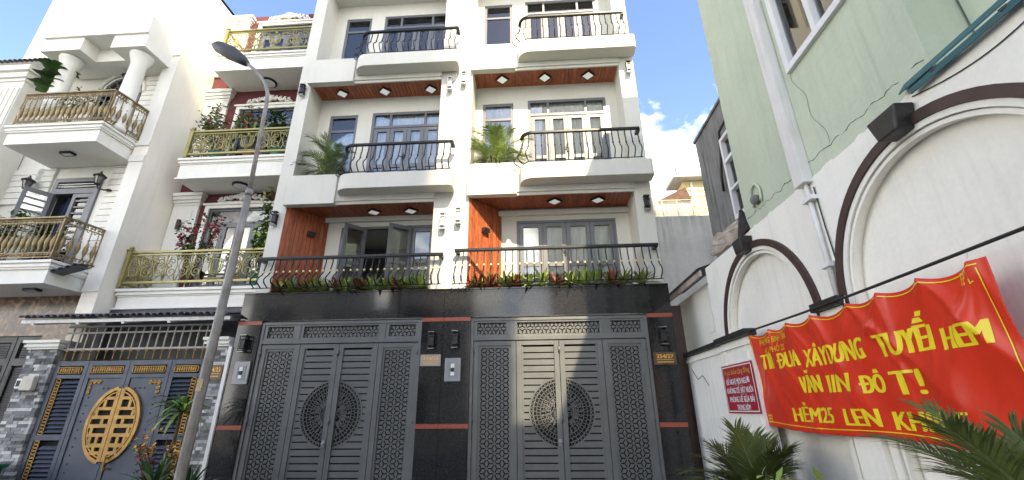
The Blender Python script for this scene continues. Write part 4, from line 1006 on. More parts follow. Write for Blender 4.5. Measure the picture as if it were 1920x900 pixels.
# fluted pilaster at far left
m = MB(); m.box(-12.9, -12.05, 7.55, DY, 4.3, 9.0)
for k in range(6): m.box(-12.85+.14*k, -12.77+.14*k, 7.52, 7.5495, 4.5, 8.8)
for o, a_, b_ in ((.03, 9.0, 9.08), (.08, 9.08, 9.18), (.05, 9.18, 9.26), (.12, 9.26, 9.4)): m.box(-12.9-o, -12.05+o, 7.55-o, DY, a_, b_)
m.build('fluted_pilaster', 'plaster_ornate', L)
tl = tm
cp = MB().box(-13.4, -10.6, 7.6, DY, 9.62, 9.68).build('tiled_ledge', 'plaster_old', L)
for k in range(20): put(tl, 'roof_tile', cp, (-13.2+k*.13, 7.75, 9.74), (1, .6, 1), (R(25), 0, 0))
# ground floor: brown stone, dark folding gate, small tiled flashing
m = MB(); m.box(-12.6, -9.10, 8.16, 8.3, 3.05, 3.855); m.box(-9.66, -9.10, 8.0, 8.3, 0, 3.05); m.build('stone_facing', 'stone_brown', L)
dg = thing('folding_gate', 'dark grey louvred folding gate set in brown stone', 'gate', (-11, 8.22, 0))
box('backing_sheet', 'gate_dark', dg, -12.6, -9.665, 8.26, 8.30, 0, 3.045)
for k in range(4):
    x1 = -9.68-.72*k; x0 = x1-.70
    m = MB(); m.box(x0, x0+.08, 8.19, 8.255, 0, 3.04); m.box(x1-.08, x1, 8.19, 8.255, 0, 3.04); m.box(x0+.08, x1-.08, 8.19, 8.255, 2.93, 3.04); m.box(x0+.08, x1-.08, 8.19, 8.255, 2.48, 2.62)
    for sx in (x0+.10, x1-.115): m.box(sx, sx+.015, 8.18, 8.1895, .1, 2.45)
    pl = m.build('gate_leaf', 'gate_dark', dg); z = 2.90
    while z > 0.15:
        if not 2.46 < z < 2.66: piece('louvre_slat', 'gate_dark', pl, x0+.13, x1-.13, 8.215, 8.25, z-.030, z)
        z -= .046
fl = thing('tiled_flashing', 'short strip of grey tiles under the bronze balcony corner', 'awning', (-9.0, 7.4, 4.1))
for k in range(7): put(tm, 'roof_tile', fl, (-9.45+.125*k, 7.42, 4.02+.035*k), (1, .35, .8), (R(8), R(-14), 0))
MB().bar((-9.5, 7.42, 3.985), (-8.62, 7.42, 4.215), .2, .012).build('batten', 'tile_grey', fl)
for (x, y, z, lb) in ((-10.15, 7.55, 6.918, 'small rectangular light under the upper bronze balcony'), (-9.75, 7.6, 3.858, 'small rectangular light under the lower bronze balcony')):
    t = thing('underside_light', lb, 'lamp', (x, y, z), 'small rectangular lights under bronze balconies')
    m = MB(); m.box(x-.13, x+.13, y-.07, y-.05, z-.05, z); m.box(x-.13, x+.13, y+.05, y+.07, z-.05, z); m.box(x-.13, x-.11, y-.05, y+.05, z-.05, z); m.box(x+.11, x+.13, y-.05, y+.05, z-.05, z); m.build('light_frame', 'lamp_black', t); MB().box(x-.109, x+.109, y-.049, y+.049, z-.045, z-.003).build('diffuser', 'frame_white', t)
def coach_lamp(x, z, lb):
    y = DY-.03; t = thing('coach_lamp', lb, 'lamp', (x, y, z), 'black coach lanterns of the ornate house')
    m = MB(); m.lathe([(.05, -.02), (.05, .02)], (x+.16, y-.02, z-.27), 10); m.tube([(x+.16, y-.02, z-.25), (x+.12, y-.10, z-.30), (x+.02, y-.16, z-.27), (x, y-.17, z-.19)], .017, 6); m.build('bracket', 'lamp_black', t, smooth=True)
    c = (x, y-.17, z)
    MB().lathe([(.045, -.18), (.05, -.16), (.085, 0), (.001, .001)], c, 6).build('glass_lantern', 'lamp_glass', t)
    m = MB(); m.lathe([(.12, 0), (.125, .015), (.07, .06), (.035, .075), (.03, .10), (.012, .11), (.018, .135), (.001, .15)], c, 10)
    for k in range(6): a_ = 2*PI*k/6; m.tube([(c[0]+.05*math.cos(a_), c[1]+.05*math.sin(a_), c[2]-.17), (c[0]+.088*math.cos(a_), c[1]+.088*math.sin(a_), c[2])], .008, 4)
    m.lathe([(.05, -.20), (.06, -.185), (.05, -.17)], c, 8); m.build('lantern_cap', 'lamp_black', t)
coach_lamp(-11.35, 6.48, 'black coach lantern left of the ornate house door'); coach_lamp(-9.66, 6.52, 'black coach lantern right of the ornate house door'); coach_lamp(-9.95, 9.35, 'black coach lantern between the white columns')
# ------------------------------------------------------------------ white arcaded wall on the right
WX = 2.60
aw1 = thing('arcaded_wall', 'long white wall with two blind arches and dark keystones', 'wall', (2.75, 3.0, 0))
ARC = [(5.13, 1.0), (2.70, 1.0), (.27, 1.0)]; SP = 2.38; TOP = 3.60
def wall_face():
    m = MB(); y_prev = 6.56
    for (cy, r) in ARC:
        m.add([(WX, y_prev, 0), (WX, cy+r, 0), (WX, cy+r, TOP), (WX, y_prev, TOP)], [(0, 1, 2, 3)])
        n = 36; ts = [PI*i/n for i in range(n+1)]; top = []; 
        for i in range(n):
            a = (cy+r*math.cos(ts[i]), SP+r*math.sin(ts[i])); b = (cy+r*math.cos(ts[i+1]), SP+r*math.sin(ts[i+1]))
            m.add([(WX, a[0], a[1]), (WX, b[0], b[1]), (WX, b[0], TOP), (WX, a[0], TOP)], [(0, 1, 2, 3)])
            m.add([(WX, a[0], a[1]), (WX, b[0], b[1]), (WX+.085, b[0], b[1]), (WX+.085, a[0], a[1])], [(0, 1, 2, 3)])
        for s in (1, -1): m.add([(WX, cy+s*r, 0), (WX, cy+s*r, SP), (WX+.085, cy+s*r, SP), (WX+.085, cy+s*r, 0)], [(0, 1, 2, 3)])
        m.add([(WX+.085, cy+r, 0), (WX+.085, cy-r, 0), (WX+.085, cy-r, SP+r), (WX+.085, cy+r, SP+r)], [(0, 1, 2, 3)])
        y_prev = cy-r
    m.add([(WX, y_prev, 0), (WX, -2.5, 0), (WX, -2.5, TOP), (WX, y_prev, TOP)], [(0, 1, 2, 3)])
    m.add([(WX, 6.56, 0), (WX+.3, 6.56, 0), (WX+.3, 6.56, TOP), (WX, 6.56, TOP)], [(0, 1, 2, 3)])
    m.add([(WX, 6.56, TOP), (WX+.3, 6.56, TOP), (WX+.3, -2.5, TOP), (WX, -2.5, TOP)], [(0, 1, 2, 3)])
    m.add([(WX+.3, 6.56, 0), (WX+.3, -2.5, 0), (WX+.3, -2.5, TOP), (WX+.3, 6.56, TOP)], [(0, 1, 2, 3)])
    m.add([(WX, -2.5, 0), (WX+.3, -2.5, 0), (WX+.3, -2.5, TOP), (WX, -2.5, TOP)], [(0, 1, 2, 3)])
    return fix(m.build('wall', 'wall_white', aw1))
wall_face()
def ring(cy, r0, r1, x0, x1, a0=0, a1=180, n=36, legs=0):
    m = MB(); pr = []
    for i in range(n+1):
        t = R(a0+(a1-a0)*i/n); pr.append([(x0, cy+r1*math.cos(t), SP+r1*math.sin(t)), (x0, cy+r0*math.cos(t), SP+r0*math.sin(t)), (x1, cy+r0*math.cos(t), SP+r0*math.sin(t)), (x1, cy+r1*math.cos(t), SP+r1*math.sin(t))])
    if legs:
        pr = [[(p[0], p[1], SP-legs) for p in pr[0]]]+pr+[[(p[0], p[1], SP-legs) for p in pr[-1]]]
    vs_ = [p for q in pr for p in q]; fs = [tuple(range(4)), tuple(range(len(vs_)-4, len(vs_)))]
    for i in range(len(pr)-1):
        for k in range(4): fs.append((i*4+k, i*4+(k+1) % 4, (i+1)*4+(k+1) % 4, (i+1)*4+k))
    return m.add(vs_, fs)
for cy, r in ARC:
    fix(ring(cy, 1.0, 1.075, WX-.035, WX-.0005).build('arch_band', 'trim_brown', aw1))
    fix(ring(cy, .955, .998, WX-.018, WX+.03, legs=2.2).build('arch_moulding', 'wall_white', aw1)); fix(ring(cy, .915, .945, WX-.002, WX+.05, legs=2.2).build('arch_moulding', 'wall_white', aw1)); fix(ring(cy, .93, .999, WX+.032, WX+.084, legs=2.2).build('arch_moulding', 'wall_white', aw1))
    fix(MB().prism([(WX-.14, cy-.085, SP+.97), (WX-.14, cy+.085, SP+.97), (WX-.14, cy+.135, SP+1.15), (WX-.14, cy-.135, SP+1.15)], (.1385, 0, 0)).build('keystone', 'trim_black', aw1, bevel=.012))
# piers and black caps
p1 = MB().box(2.48, WX-.001, 5.36, 6.22, 0, 2.395).box(2.455, 2.4795, 5.34, 6.24, 2.30, 2.345).build('pier', 'wall_white', aw1)
for y in (5.44, 6.09): box('pilaster_strip', 'wall_white', p1, 2.47, 2.4795, y, y+.05, .2, 2.3)
MB().box(WX-.09, WX-.001, 6.22, 7.75, 0, 2.395).box(WX-.11, WX-.0905, 6.24, 7.75, 2.30, 2.345).build('pier', 'wall_white', aw1)
box('pier', 'wall_white', aw1, 2.555, WX-.001, 3.76, 4.07, 0, 2.395)
box('pier_cap', 'trim_black', aw1, 2.42, WX-.036, 5.31, 6.27, 2.40, 2.475); box('pier_cap', 'trim_black', aw1, WX-.14, WX-.0355, 6.271, 7.78, 2.40, 2.465); box('pier_cap', 'trim_black', aw1, 2.50, WX-.036, 3.72, 4.11, 2.40, 2.475)
m = MB(); m.box(WX+.17, WX+.4, 6.57, 8.6, 0, 3.50); m.box(WX+.162, WX+.1695, 7.0, 7.22, 2.72, 3.02); m.build('side_wall', 'wall_white', aw1)
fl = thing('roof_flashing', 'dark metal roof edge with pale board over white side wall', 'roof edge', (2.6, 7.5, 3.5))
MB().prism([(2.50, 6.60, 3.60), (2.50, 8.7, 3.60), (2.95, 8.7, 3.75), (2.95, 6.60, 3.75)], (0, 0, .025)).build('sheet', 'trim_black', fl); MB().box(2.53, 2.56, 6.62, 8.7, 3.50, 3.597).build('fascia_board', 'concrete_rough', fl)
box('side_door', 'trim_brown', aw1, 2.36, 2.61, 8.0, 8.05, 0, 3.35)
rb = thing('broken_ledge', 'broken concrete ledge chunk above the small arch keystone', 'ledge', (2.8, 5.7, 3.6))
bm_ = bmesh.new(); bmesh.ops.create_cube(bm_, size=1); bmesh.ops.subdivide_edges(bm_, edges=bm_.edges, cuts=5, use_grid_fill=True)
rr = random.Random(4)
for v in bm_.verts: v.co += Vector((rr.uniform(-.05, .05), rr.uniform(-.05, .05), rr.uniform(-.07, .07)))
me = bpy.data.meshes.new('chunk'); bm_.to_mesh(me); bm_.free(); me.materials.append(MAT['concrete_rough'])
ch = bpy.data.objects.new('chunk', me); C.objects.link(ch); ch.parent = rb; ch.location = (0.02, 0.02, .16); ch.scale = (.36, 1.15, .30); ch.rotation_euler = (R(6), R(12), 0)
MB().prism([(2.57, 5.02, 3.62), (2.57, 5.30, 3.60), (2.57, 5.12, 3.92)], (.05, 0, 0)).build('torn_sheet', 'trim_black', rb)

# ------------------------------------------------------------------ green building above the wall
gb = thing('green_building', 'pale green rendered building above the arcaded white wall', 'building', (4.8, 3.7, 0))
w_ = (2.62, 3.62, 4.72, 5.95)   # window y0 y1 z0 z1 on the west face
m = MB()
def wall_open_x(mb, xa, xb, y0, y1, z0, z1, o):
    mb.box(xa, xb, y0, o[0], z0, z1); mb.box(xa, xb, o[1], y1, z0, z1); mb.box(xa, xb, o[0], o[1], z0, o[2]); mb.box(xa, xb, o[0], o[1], o[3], z1)
wall_open_x(m, WX+.012, WX+.25, 2.38, 5.07, 3.605, 10.0, w_)
m.box(WX+.25, 8, 4.87, 5.07, 0, 10); m.box(WX+.25, 8, 2.38, 2.58, 3.6, 10); m.box(7.8, 8, 2.58, 4.87, 0, 10); m.box(WX+.25, 7.8, 2.58, 4.87, 9.8, 10); m.box(WX+.3, 7.8, 2.38, 4.87, 3.5, 3.6)
m.build('wall', 'wall_green', gb)
m = MB(); y0, y1, z0, z1 = w_
for a, b, c_, d in ((y0, y0+.07, z0, z1), (y1-.07, y1, z0, z1), (y0+.07, y1-.07, z0, z0+.07), (y0+.07, y1-.07, z1-.07, z1), ((y0+y1)/2-.03, (y0+y1)/2+.03, z0+.07, z1-.07)): m.box(WX-.03, WX+.06, a, b, c_, d)
fr = m.build('window', 'frame_white', gb); box('pane', 'glass', fr, WX+.03, WX+.036, y0+.07, y1-.07, z0+.07, z1-.07)
# torn edge of the white paint under the green and a cracked ledge line
rr = random.Random(9); pts = [(WX+.004, 5.07-.06*i, 3.60+.015*math.sin(i*.8)+rr.uniform(-.012, .02)) for i in range(45)]
m = MB()
for a, b in zip(pts[:-1], pts[1:]): m.add([(a[0], a[1], 3.58), (b[0], b[1], 3.58), b, a], [(0, 1, 2, 3)])
m.build('paint_edge', 'wall_white', gb)
m = MB(); pts = [(WX+.011+rr.uniform(-.003, .004), 5.05-.03*i, 3.755+.012*math.sin(i*.9)+rr.uniform(-.009, .009)) for i in range(89)]; m.tube(pts, [rr.uniform(.0012, .005) for _ in pts], 5); m.build('crack', 'concrete_dark', gb)
m = MB(); pts = [(WX+.009, 3.62-.012*i+.03*math.sin(i*.7), 4.75-.055*i+rr.uniform(-.01, .01)) for i in range(19)]; m.tube(pts, .0018, 4); m.build('crack', 'concrete_dark', gb)
t = thing('vent_cap', 'round dark vent grille with hood on the green wall', 'vent', (WX, 4.71, 3.86))
MB().lathe([(.055, 0), (.06, .03), (.05, .06), (.001, .07)], (0, 0, 0), 14).build('grille', 'concrete_dark', t, loc=(WX, 4.71, 3.86)).rotation_euler = (0, R(-90), 0)
m = MB(); m.tube([(WX-.01, 4.71+.11*math.cos(a), 3.90+.15*math.sin(a)) for a in [R(-40)+R(260)*i/16 for i in range(17)]], .014, 6); m.build('hood_ring', 'wall_green', t, smooth=True)
dp = thing('downpipe', 'white boxed downpipe running down the green wall', 'pipe', (2.55, 3.8, 0))
MB().box(WX-.085, WX+.0115, 3.73, 3.89, 3.56, 10.05).build('pipe_box', 'pipe_white', dp, bevel=.006); MB().tube([(WX-.03, 3.80, 2.48), (WX-.03, 3.80, 3.56)], .022, 8).build('pipe', 'pipe_white', dp, smooth=True)
box('clamp', 'frame_white', dp, WX-.07, WX-.0005, 3.72, 3.87, 3.38, 3.42); box('clamp', 'frame_white', dp, WX-.07, WX-.0005, 3.74, 3.86, 2.74, 2.78)
MB().tube([(WX-.012, 3.73, 3.5), (WX-.014, 3.725, 3.1), (WX-.012, 3.71, 2.6), (WX-.014, 3.70, 2.0)], .006, 5).build('cable', 'rubber', dp)
ta = thing('teal_awning', 'folded teal metal awning along the wall top', 'awning', (2.5, 1.8, 3.6))
MB().prism([(WX-.05, 2.60, 3.61), (WX+.011, 2.60, 3.69), (WX+.011, .9, 3.69), (WX-.05, .9, 3.61)], (0, 0, .012)).build('sheet', 'teal_metal', ta); MB().box(WX-.048, WX-.04, .9, 2.52, 3.555, 3.598).build('valance', 'teal_metal', ta)
for y in (2.35, 1.9, 1.4): MB().bar((WX, y, 3.63), (WX-.04, y, 3.60), .02, .02).bar((WX, y-.18, 3.61), (WX-.03, y, 3.59), .05, .012).build('bracket', 'trim_black', ta)
tw = thing('slack_wire', 'thin black wire sagging along the white wall top', 'cable', (WX, 1.8, 3.5))
MB().tube([(WX-.006, 2.56-.045*i, 3.565-.10*math.sin(PI*i/24)) for i in range(25)], .004, 4).build('wire', 'rubber', tw)
tw = thing('loose_cable', 'thin black cable hanging on the low white pier', 'cable', (2.5, 7.0, 2.0))
MB().tube([(2.505, 7.6-.06*i, 2.15+.05*math.cos(i*.8)-.018*i) for i in range(12)], .005, 4).build('wire', 'rubber', tw)

# ------------------------------------------------------------------ grey buildings in the gap
cb = thing('concrete_building', 'dark weathered concrete building behind the green corner', 'building', (4.6, 6.4, 0))
m = MB(); m.box(3.2, 6.5, 5.4, 7.47, 0, 6.45); m.build('wall', 'concrete_dark', cb)
MB().box(3.17, 6.5, 5.4, 7.50, 6.45, 6.50).build('coping', 'concrete_dark', cb)
m = MB(); wy0, wy1, wz0, wz1 = 5.62, 6.34, 4.3, 5.75
for a, b, c_, d in ((wy0, wy0+.06, wz0, wz1), (wy1-.06, wy1, wz0, wz1), (wy0+.06, wy1-.06, wz0, wz0+.06), (wy0+.06, wy1-.06, wz1-.06, wz1), (wy0+.06, wy1-.06, 5.28, 5.34), (wy0+.06, wy1-.06, 4.78, 4.82), ((wy0+wy1)/2-.025, (wy0+wy1)/2+.025, wz0+.06, 5.28)): m.box(3.10, 3.199, a, b, c_, d)
fr = m.build('window', 'frame_white', cb); box('pane', 'glass', fr, 3.17, 3.175, wy0+.06, wy1-.06, wz0+.06, wz1-.06)
tw = thing('hanging_conduit', 'black conduit hanging down the dark concrete wall', 'pipe', (3.15, 6.4, 5.5))
MB().tube([(3.16, 6.05, 6.0), (3.12, 6.3, 5.9), (3.14, 6.42, 5.6), (3.13, 6.55, 5.2), (3.15, 6.62, 4.95)], .025, 6).build('conduit', 'trim_black', tw, smooth=True)
cw = thing('concrete_wall', 'plain grey concrete wall closing the gap beside the sunlit townhouse', 'wall', (3.6, 9.55, 0))
m = MB(); m.box(2.35, 5.2, 9.5, 9.7, 0, 5.80); m.build('wall', 'concrete', cw)
cf = thing('chain_link_fence', 'chain link fence on top of the grey concrete wall', 'fence', (3.3, 9.55, 5.8))
m = MB()
for k in range(4): m.tube([(2.7+.35*k, 9.55, 5.80), (2.7+.35*k, 9.55, 6.25)], .014, 6)
m.tube([(2.4, 9.55, 6.24), (3.9, 9.55, 6.24)], .012, 6); m.build('post', 'switch_grey', cf)
m = MB(); s = .07
for k in range(-8, 24): 
    for sg in (1, -1):
        x = 2.4+k*s; x2 = x+.43*sg; 
        a, b = (x, 5.81), (x2, 6.24)
        if min(a[0], b[0]) < 2.38 or max(a[0], b[0]) > 3.92: continue
        m.bar((a[0], 9.55+.005*sg, a[1]), (b[0], 9.55+.005*sg, b[1]), .009, .009)
m.build('mesh_wire', 'switch_grey', cf)
yb = thing('yellow_building', 'pale yellow rooftop building with rusty roof beyond the fence', 'building', (4.5, 13, 0))
m = MB(); m.box(4.55, 7.2, 12.0, 15, 0, 8.05); m.build('wall', 'yellow_wall', yb)
m = MB()
for z in (7.55, 7.75): m.box(4.65, 5.6, 11.97, 11.999, z, z+.06)
m.box(4.75, 4.81, 11.96, 11.999, 7.2, 8.0); m.box(5.5, 5.56, 11.96, 11.999, 7.2, 8.0); m.build('pipe_frame', 'frame_white', yb)
fix(MB().prism([(3.6, 11.5, 7.2), (4.4, 11.5, 7.6), (4.54, 11.5, 7.2)], (0, 1.8, 0)).build('gable', 'rust_roof', yb)); box('lower_wall', 'concrete', yb, 3.5, 4.54, 11.6, 14, 0, 7.2)
MB().box(4.2, 6.0, 11.7, 12.6, 8.06, 8.14).build('roof_sheet', 'concrete', yb); MB().tube([(4.4, 12, 8.1), (4.4, 12, 8.7)], .02, 5).build('aerial', 'trim_black', yb)
tk = thing('water_tank', 'pale water tank behind the chain link fence', 'tank', (3.6, 12.2, 7.2))
MB().lathe([(.45, 0), (.45, .5), (.38, .58), (.1, .62)], (3.55, 12.4, 7.2), 16).build('tank_body', 'frame_white', tk, smooth=True); MB().box(3.1, 4.0, 12.0, 12.8, 6.5, 7.2).build('tank_stand', 'concrete', tk)

# ------------------------------------------------------------------ red banner, its cable and the small red sign
TIES = [(5.33, 2.405), (4.92, 2.40), (4.52, 2.395), (4.12, 2.39), (3.62, 2.385), (3.26, 2.38), (2.90, 2.385), (2.53, 2.375)]
def ztop(y):
    for (a, za), (b, zb) in zip(TIES[:-1], TIES[1:]):
        if b <= y <= a:
            t = (a-y)/(a-b); w = (a-b); return za+(zb-za)*t-.11*w*math.sin(PI*t)**.8
    return TIES[0][1] if y > TIES[0][0] else TIES[-1][1]
def zbot(y): return 1.405-.02*(5.36-y)-.012*math.sin(y*3.1)
FR = random.Random(77); FOLDS = []
for ty, tz in TIES:
    for q in range(4): FOLDS.append((ty, tz, FR.uniform(-.75, .75), FR.uniform(.007, .020), FR.uniform(.3, 1.1), FR.uniform(.018, .05)))
for (ty, tz), sl, am in zip(TIES, (.5, -.4, .35, -.3, .9, -.8, .7, -.6), (.012, .012, .014, .016, .030, .028, .034, .034)): FOLDS.append((ty, tz, sl, am, .75, .05))
for q in range(9): FOLDS.append((FR.uniform(2.6, 5.2), FR.uniform(1.5, 2.2), FR.uniform(-1.2, 1.2), FR.uniform(.006, .012), FR.uniform(.3, .7), .025))
def bx(y, z):
    x = 2.515
    for ty, tz, sl, am, ln, wd in FOLDS:
        d = tz-z
        if d < -.02: continue
        d = max(0, d); u = (y-ty+sl*d)/(wd*(.5+1.6*d)+.020)
        if abs(u) < 4: x -= am*(1/(1+u*u*1.6)-.06)*min(1, .4+2.5*d)*math.exp(-(d/ln)**2)
    x += .010*math.sin(y*6+z*4)+.005*math.sin(y*15-z*9+1)+.004*math.sin(z*13+y*4)
    return x
bn = thing('red_banner', 'large glossy red banner with yellow block letters tied to a cable', 'banner', (2.5, 3.9, 1.4))
Y0, Y1 = 5.36, 2.44
def bpt(u, v):
    y = Y0+(Y1-Y0)*u; y += .05*(1-v)*(1-u)*1.0
    z = zbot(y)+(ztop(min(max(y, 2.53), 5.33))-zbot(y))*v
    return (bx(y, z), y, z)
o = MB().grid(bpt, 400, 130).build('cloth', 'banner_red', bn, smooth=True); s_ = o.modifiers.new('thickness', 'SOLIDIFY'); s_.thickness = .002; s_.offset = 1
def on_banner(name, mat, vs_, fs, lift=.0035):
    bm = bmesh.new(); vv = [bm.verts.new((v[0], v[1], v[2] if len(v) > 2 else 0)) for v in vs_]
    for f in fs:
        try: bm.faces.new([vv[i] for i in f])
        except ValueError: pass
    for ax in (0, 1):
        lo = min(v.co[ax] for v in bm.verts); hi = max(v.co[ax] for v in bm.verts); st = .0095; c_ = lo+st
        while c_ < hi:
            co = [0, 0, 0]; co[ax] = c_; no = [0, 0, 0]; no[ax] = 1
            bmesh.ops.bisect_plane(bm, geom=bm.verts[:]+bm.edges[:]+bm.faces[:], plane_co=co, plane_no=no, dist=1e-5); c_ += st
    bm.verts.index_update()
    V = [(bx(v.co.x, v.co.y)-lift-v.co.z, v.co.x, v.co.y) for v in bm.verts]; F = [tuple(v.index for v in f.verts) for f in bm.faces]; bm.free()
    return MB().add(V, F).build(name, mat, bn)
WORDS = [('PHƯỜNG BÌNH TÂN', 5.19, 4.58, 2.25, .055, .0), ('HU PHỐ 22', 5.09, 4.67, 2.15, .052, .0),
    ('TII', 5.21, 4.97, 1.99, .145, .095), ('DUA', 4.86, 4.44, 1.975, .14, .095), ('XÂYDUNG', 4.38, 3.55, 1.945, .145, .07), ('TUYẾI', 3.44, 2.95, 1.935, .145, .095), ('HEM', 2.89, 2.55, 1.92, .12, .095),
    ('VĂN', 4.56, 4.225, 1.725, .135, .095), ('IIN', 4.14, 3.80, 1.715, .13, .095), ('DÔ', 3.70, 3.475, 1.695, .12, .095), ('T!', 3.42, 3.13, 1.675, .145, .095),
    ('HẺM25', 4.81, 4.13, 1.47, .115, .095), ('LEN', 4.0, 3.62, 1.46, .115, .095), ('KHIII-5', 3.52, 2.87, 1.445, .11, .095)]
for s, ya, yb_, z, hh, bold in WORDS:
    vs_, fs = text_faces(s, ya-yb_, hh, bold, s in ('DUA', 'DÔ'))
    on_banner('lettering', 'banner_yellow', [(ya-v.x, z+v.y, v.z) for v in vs_], fs, .0035 if hh > .1 else .008)
def border_line(p, q, w=.007):
    d = Vector((q[0]-p[0], q[1]-p[1])); n_ = Vector((-d.y, d.x)).normalized()*w/2
    return [(p[0]+n_.x, p[1]+n_.y), (q[0]+n_.x, q[1]+n_.y), (q[0]-n_.x, q[1]-n_.y), (p[0]-n_.x, p[1]-n_.y)]
V = []; F = []
GRP = []
def add_line(p, q, w=.007, g=0):
    GRP.append(g)
    n_ = len(V); V.extend(border_line(p, q, w)); F.append((n_, n_+1, n_+2, n_+3))
ys = [5.33-.04*i for i in range(72)]
for a, b in zip(ys[:-1], ys[1:]): add_line((a, ztop(min(max(a, 2.53), 5.33))-.026), (b, ztop(min(max(b, 2.53), 5.33))-.026)); add_line((a, zbot(a)+.045), (b, zbot(b)+.045), g=1)
for i in range(40):
    t0, t1 = i/40, (i+1)/40
    add_line((5.335+.035*t0, 2.36-.89*t0), (5.335+.035*t1, 2.36-.89*t1), g=2); add_line((2.50-.025*t0, 2.33-.91*t0), (2.50-.025*t1, 2.33-.91*t1), g=3)
for (cy_, cz_, s) in ((2.56, 2.28, 1), (5.30, 1.50, -1)):
    for k in range(3): q = .03*k; add_line((cy_+s*.06, cz_+s*(-.02+q)), (cy_-s*.02+s*q, cz_+s*(-.02+q)), .007, 4 if s > 0 else 5); add_line((cy_+s*(.06-q), cz_-s*.03), (cy_+s*(.06-q), cz_+s*.05), .007, 4 if s > 0 else 5)
for g_ in range(6):
    m = MB()
    for f, q in zip(F, GRP):
        if q == g_: m.add([(bx(V[i][0], V[i][1])-.0065, V[i][0], V[i][1]) for i in f], [(0, 1, 2, 3)])
    m.build('border_line' if g_ < 4 else 'corner_ornament', 'banner_yellow', bn)
for (y, z) in TIES: MB().tube([(bx(y, z), y, z-.02), (2.50, y+.01, z+.03), (2.505, y, 2.445)], .004, 4).build('tie_string', 'frame_white', bn)
cbl = thing('banner_cable', 'black cable strung along the wall holding the red banner', 'cable', (2.5, 3, 2.44))
MB().tube([(2.50, 6.3-.2*i, 2.44+.012*math.cos(i*.25)) for i in range(34)], .011, 6).build('cable', 'rubber', cbl, smooth=True)
sg = thing('red_sign', 'small red notice board with white lettering on the white pier', 'sign', (2.47, 5.83, 1.53))
SY0, SY1, SZ0, SZ1 = 6.27, 5.38, 1.535, 2.115
piece('board', 'sign_red', sg, 2.462, 2.4695, SY1, SY0, SZ0, SZ1)
m = MB(); f = .012; i_ = .018
m.box(2.4605, 2.4615, SY1+i_, SY0-i_, SZ0+i_, SZ0+i_+f); m.box(2.4605, 2.4615, SY1+i_, SY0-i_, SZ1-i_-f, SZ1-i_); m.box(2.4605, 2.4615, SY1+i_, SY1+i_+f, SZ0+i_+f, SZ1-i_-f); m.box(2.4605, 2.4615, SY0-i_-f, SY0-i_, SZ0+i_+f, SZ1-i_-f); m.build('border', 'white_ink', sg)
for s, ya, yb_, z, hh, ink, bold, bar in (('Vì sức khỏe cộng đồng', 6.20, 5.46, 1.995, .055, 'gold_ink', .03, False), ('DỀ NGHỊ MỌI NGƯƠI', 6.17, 5.50, 1.875, .06, 'white_ink', .06, True), ('KHÔNG DỂ VẬT NUÔI', 6.19, 5.46, 1.77, .06, 'white_ink', .06, False), ('PHÓNG UẾ BỪA BÃI', 6.15, 5.46, 1.665, .06, 'white_ink', .06, False), ('TRONG XÓM', 5.97, 5.60, 1.575, .055, 'white_ink', .06, False)):
    vs_, fs = text_faces(s, ya-yb_, hh, bold, bar); MB().add([(2.4612-v.z-.0004, ya-v.x, z+v.y) for v in vs_], fs).build('lettering', ink, sg)

# ------------------------------------------------------------------ unseen blocks added behind the camera to shape sun patches and reflections
def block(name, x0, x1, y0, y1, z1, mat, lb, face):  # box added for its effect on the light, dressed with plain windows
    b = thing(name, lb, 'building', ((x0+x1)/2, (y0+y1)/2, 0)); MB().box(x0, x1, y0, y1, 0, z1).box(x0-.05, x1+.05, y0-.05, y1+.05, z1, z1+.25).build('wall', mat, b)
    z = 1.0
    while z+1.7 < z1:
        if face == 'w':
            y = y0+.7
            while y+1.2 < y1 and z < 12: MB().box(x0-.06, x0-.001, y, y+1.2, z, z+1.6).build('window', 'frame_grey', b); y += 2.4
        else:
            x = x0+.7
            while x+1.2 < x1 and z < 12: MB().box(x, x+1.2, y1+.001, y1+.06, z, z+1.6).build('window', 'frame_grey', b); x += 2.4
        z += 3.2
block('rear_sun_blocker', 2.95, 8, -1.7, 2.36, 8.1, 'wall_green', 'added low sun blocker beside the arcaded wall behind the photographer', 'w')  # added, height set to trim the sun patch on the gate
block('rear_sun_blocker', 2.7, 8, -7.9, -1.75, 9.5, 'added_wall', 'added two storey sun blocker behind the photographer on the right', 'w')
block('narrow_sun_blocker', 2.7, 4.88, -12, -8.0, 17, 'added_wall', 'added narrow sun blocker behind the photographer on the right', 'w')  # added to cut the left edge of the sun patch
block('far_sun_blocker', 10.6, 14.25, -55, -40, 58, 'added_wall', 'tallest added sun blocker far down the alley behind the photographer', 'n')  # added far off to keep the left-hand houses in shade
block('far_sun_blocker', 2.0, 10.55, -55, -40, 53, 'added_wall', 'broad added sun blocker far down the alley behind the photographer', 'n')
block('opposite_reflection_block', -12.5, -9.3, -9, -3.0, 9.0, 'plaster_ornate', 'added pale reflection block facing the ornate house across the cross alley', 'n')  # added trio, heights varied to put pale bands in the granite reflections
block('opposite_reflection_block', -9.1, -6.6, -9, -3.4, 5.5, 'added_wall', 'added low reflection block between two taller ones across the cross alley', 'n')
block('opposite_reflection_block', -6.4, -3.6, -9, -3.0, 8.2, 'plaster_ornate', 'added pale corner reflection block across the cross alley', 'n')
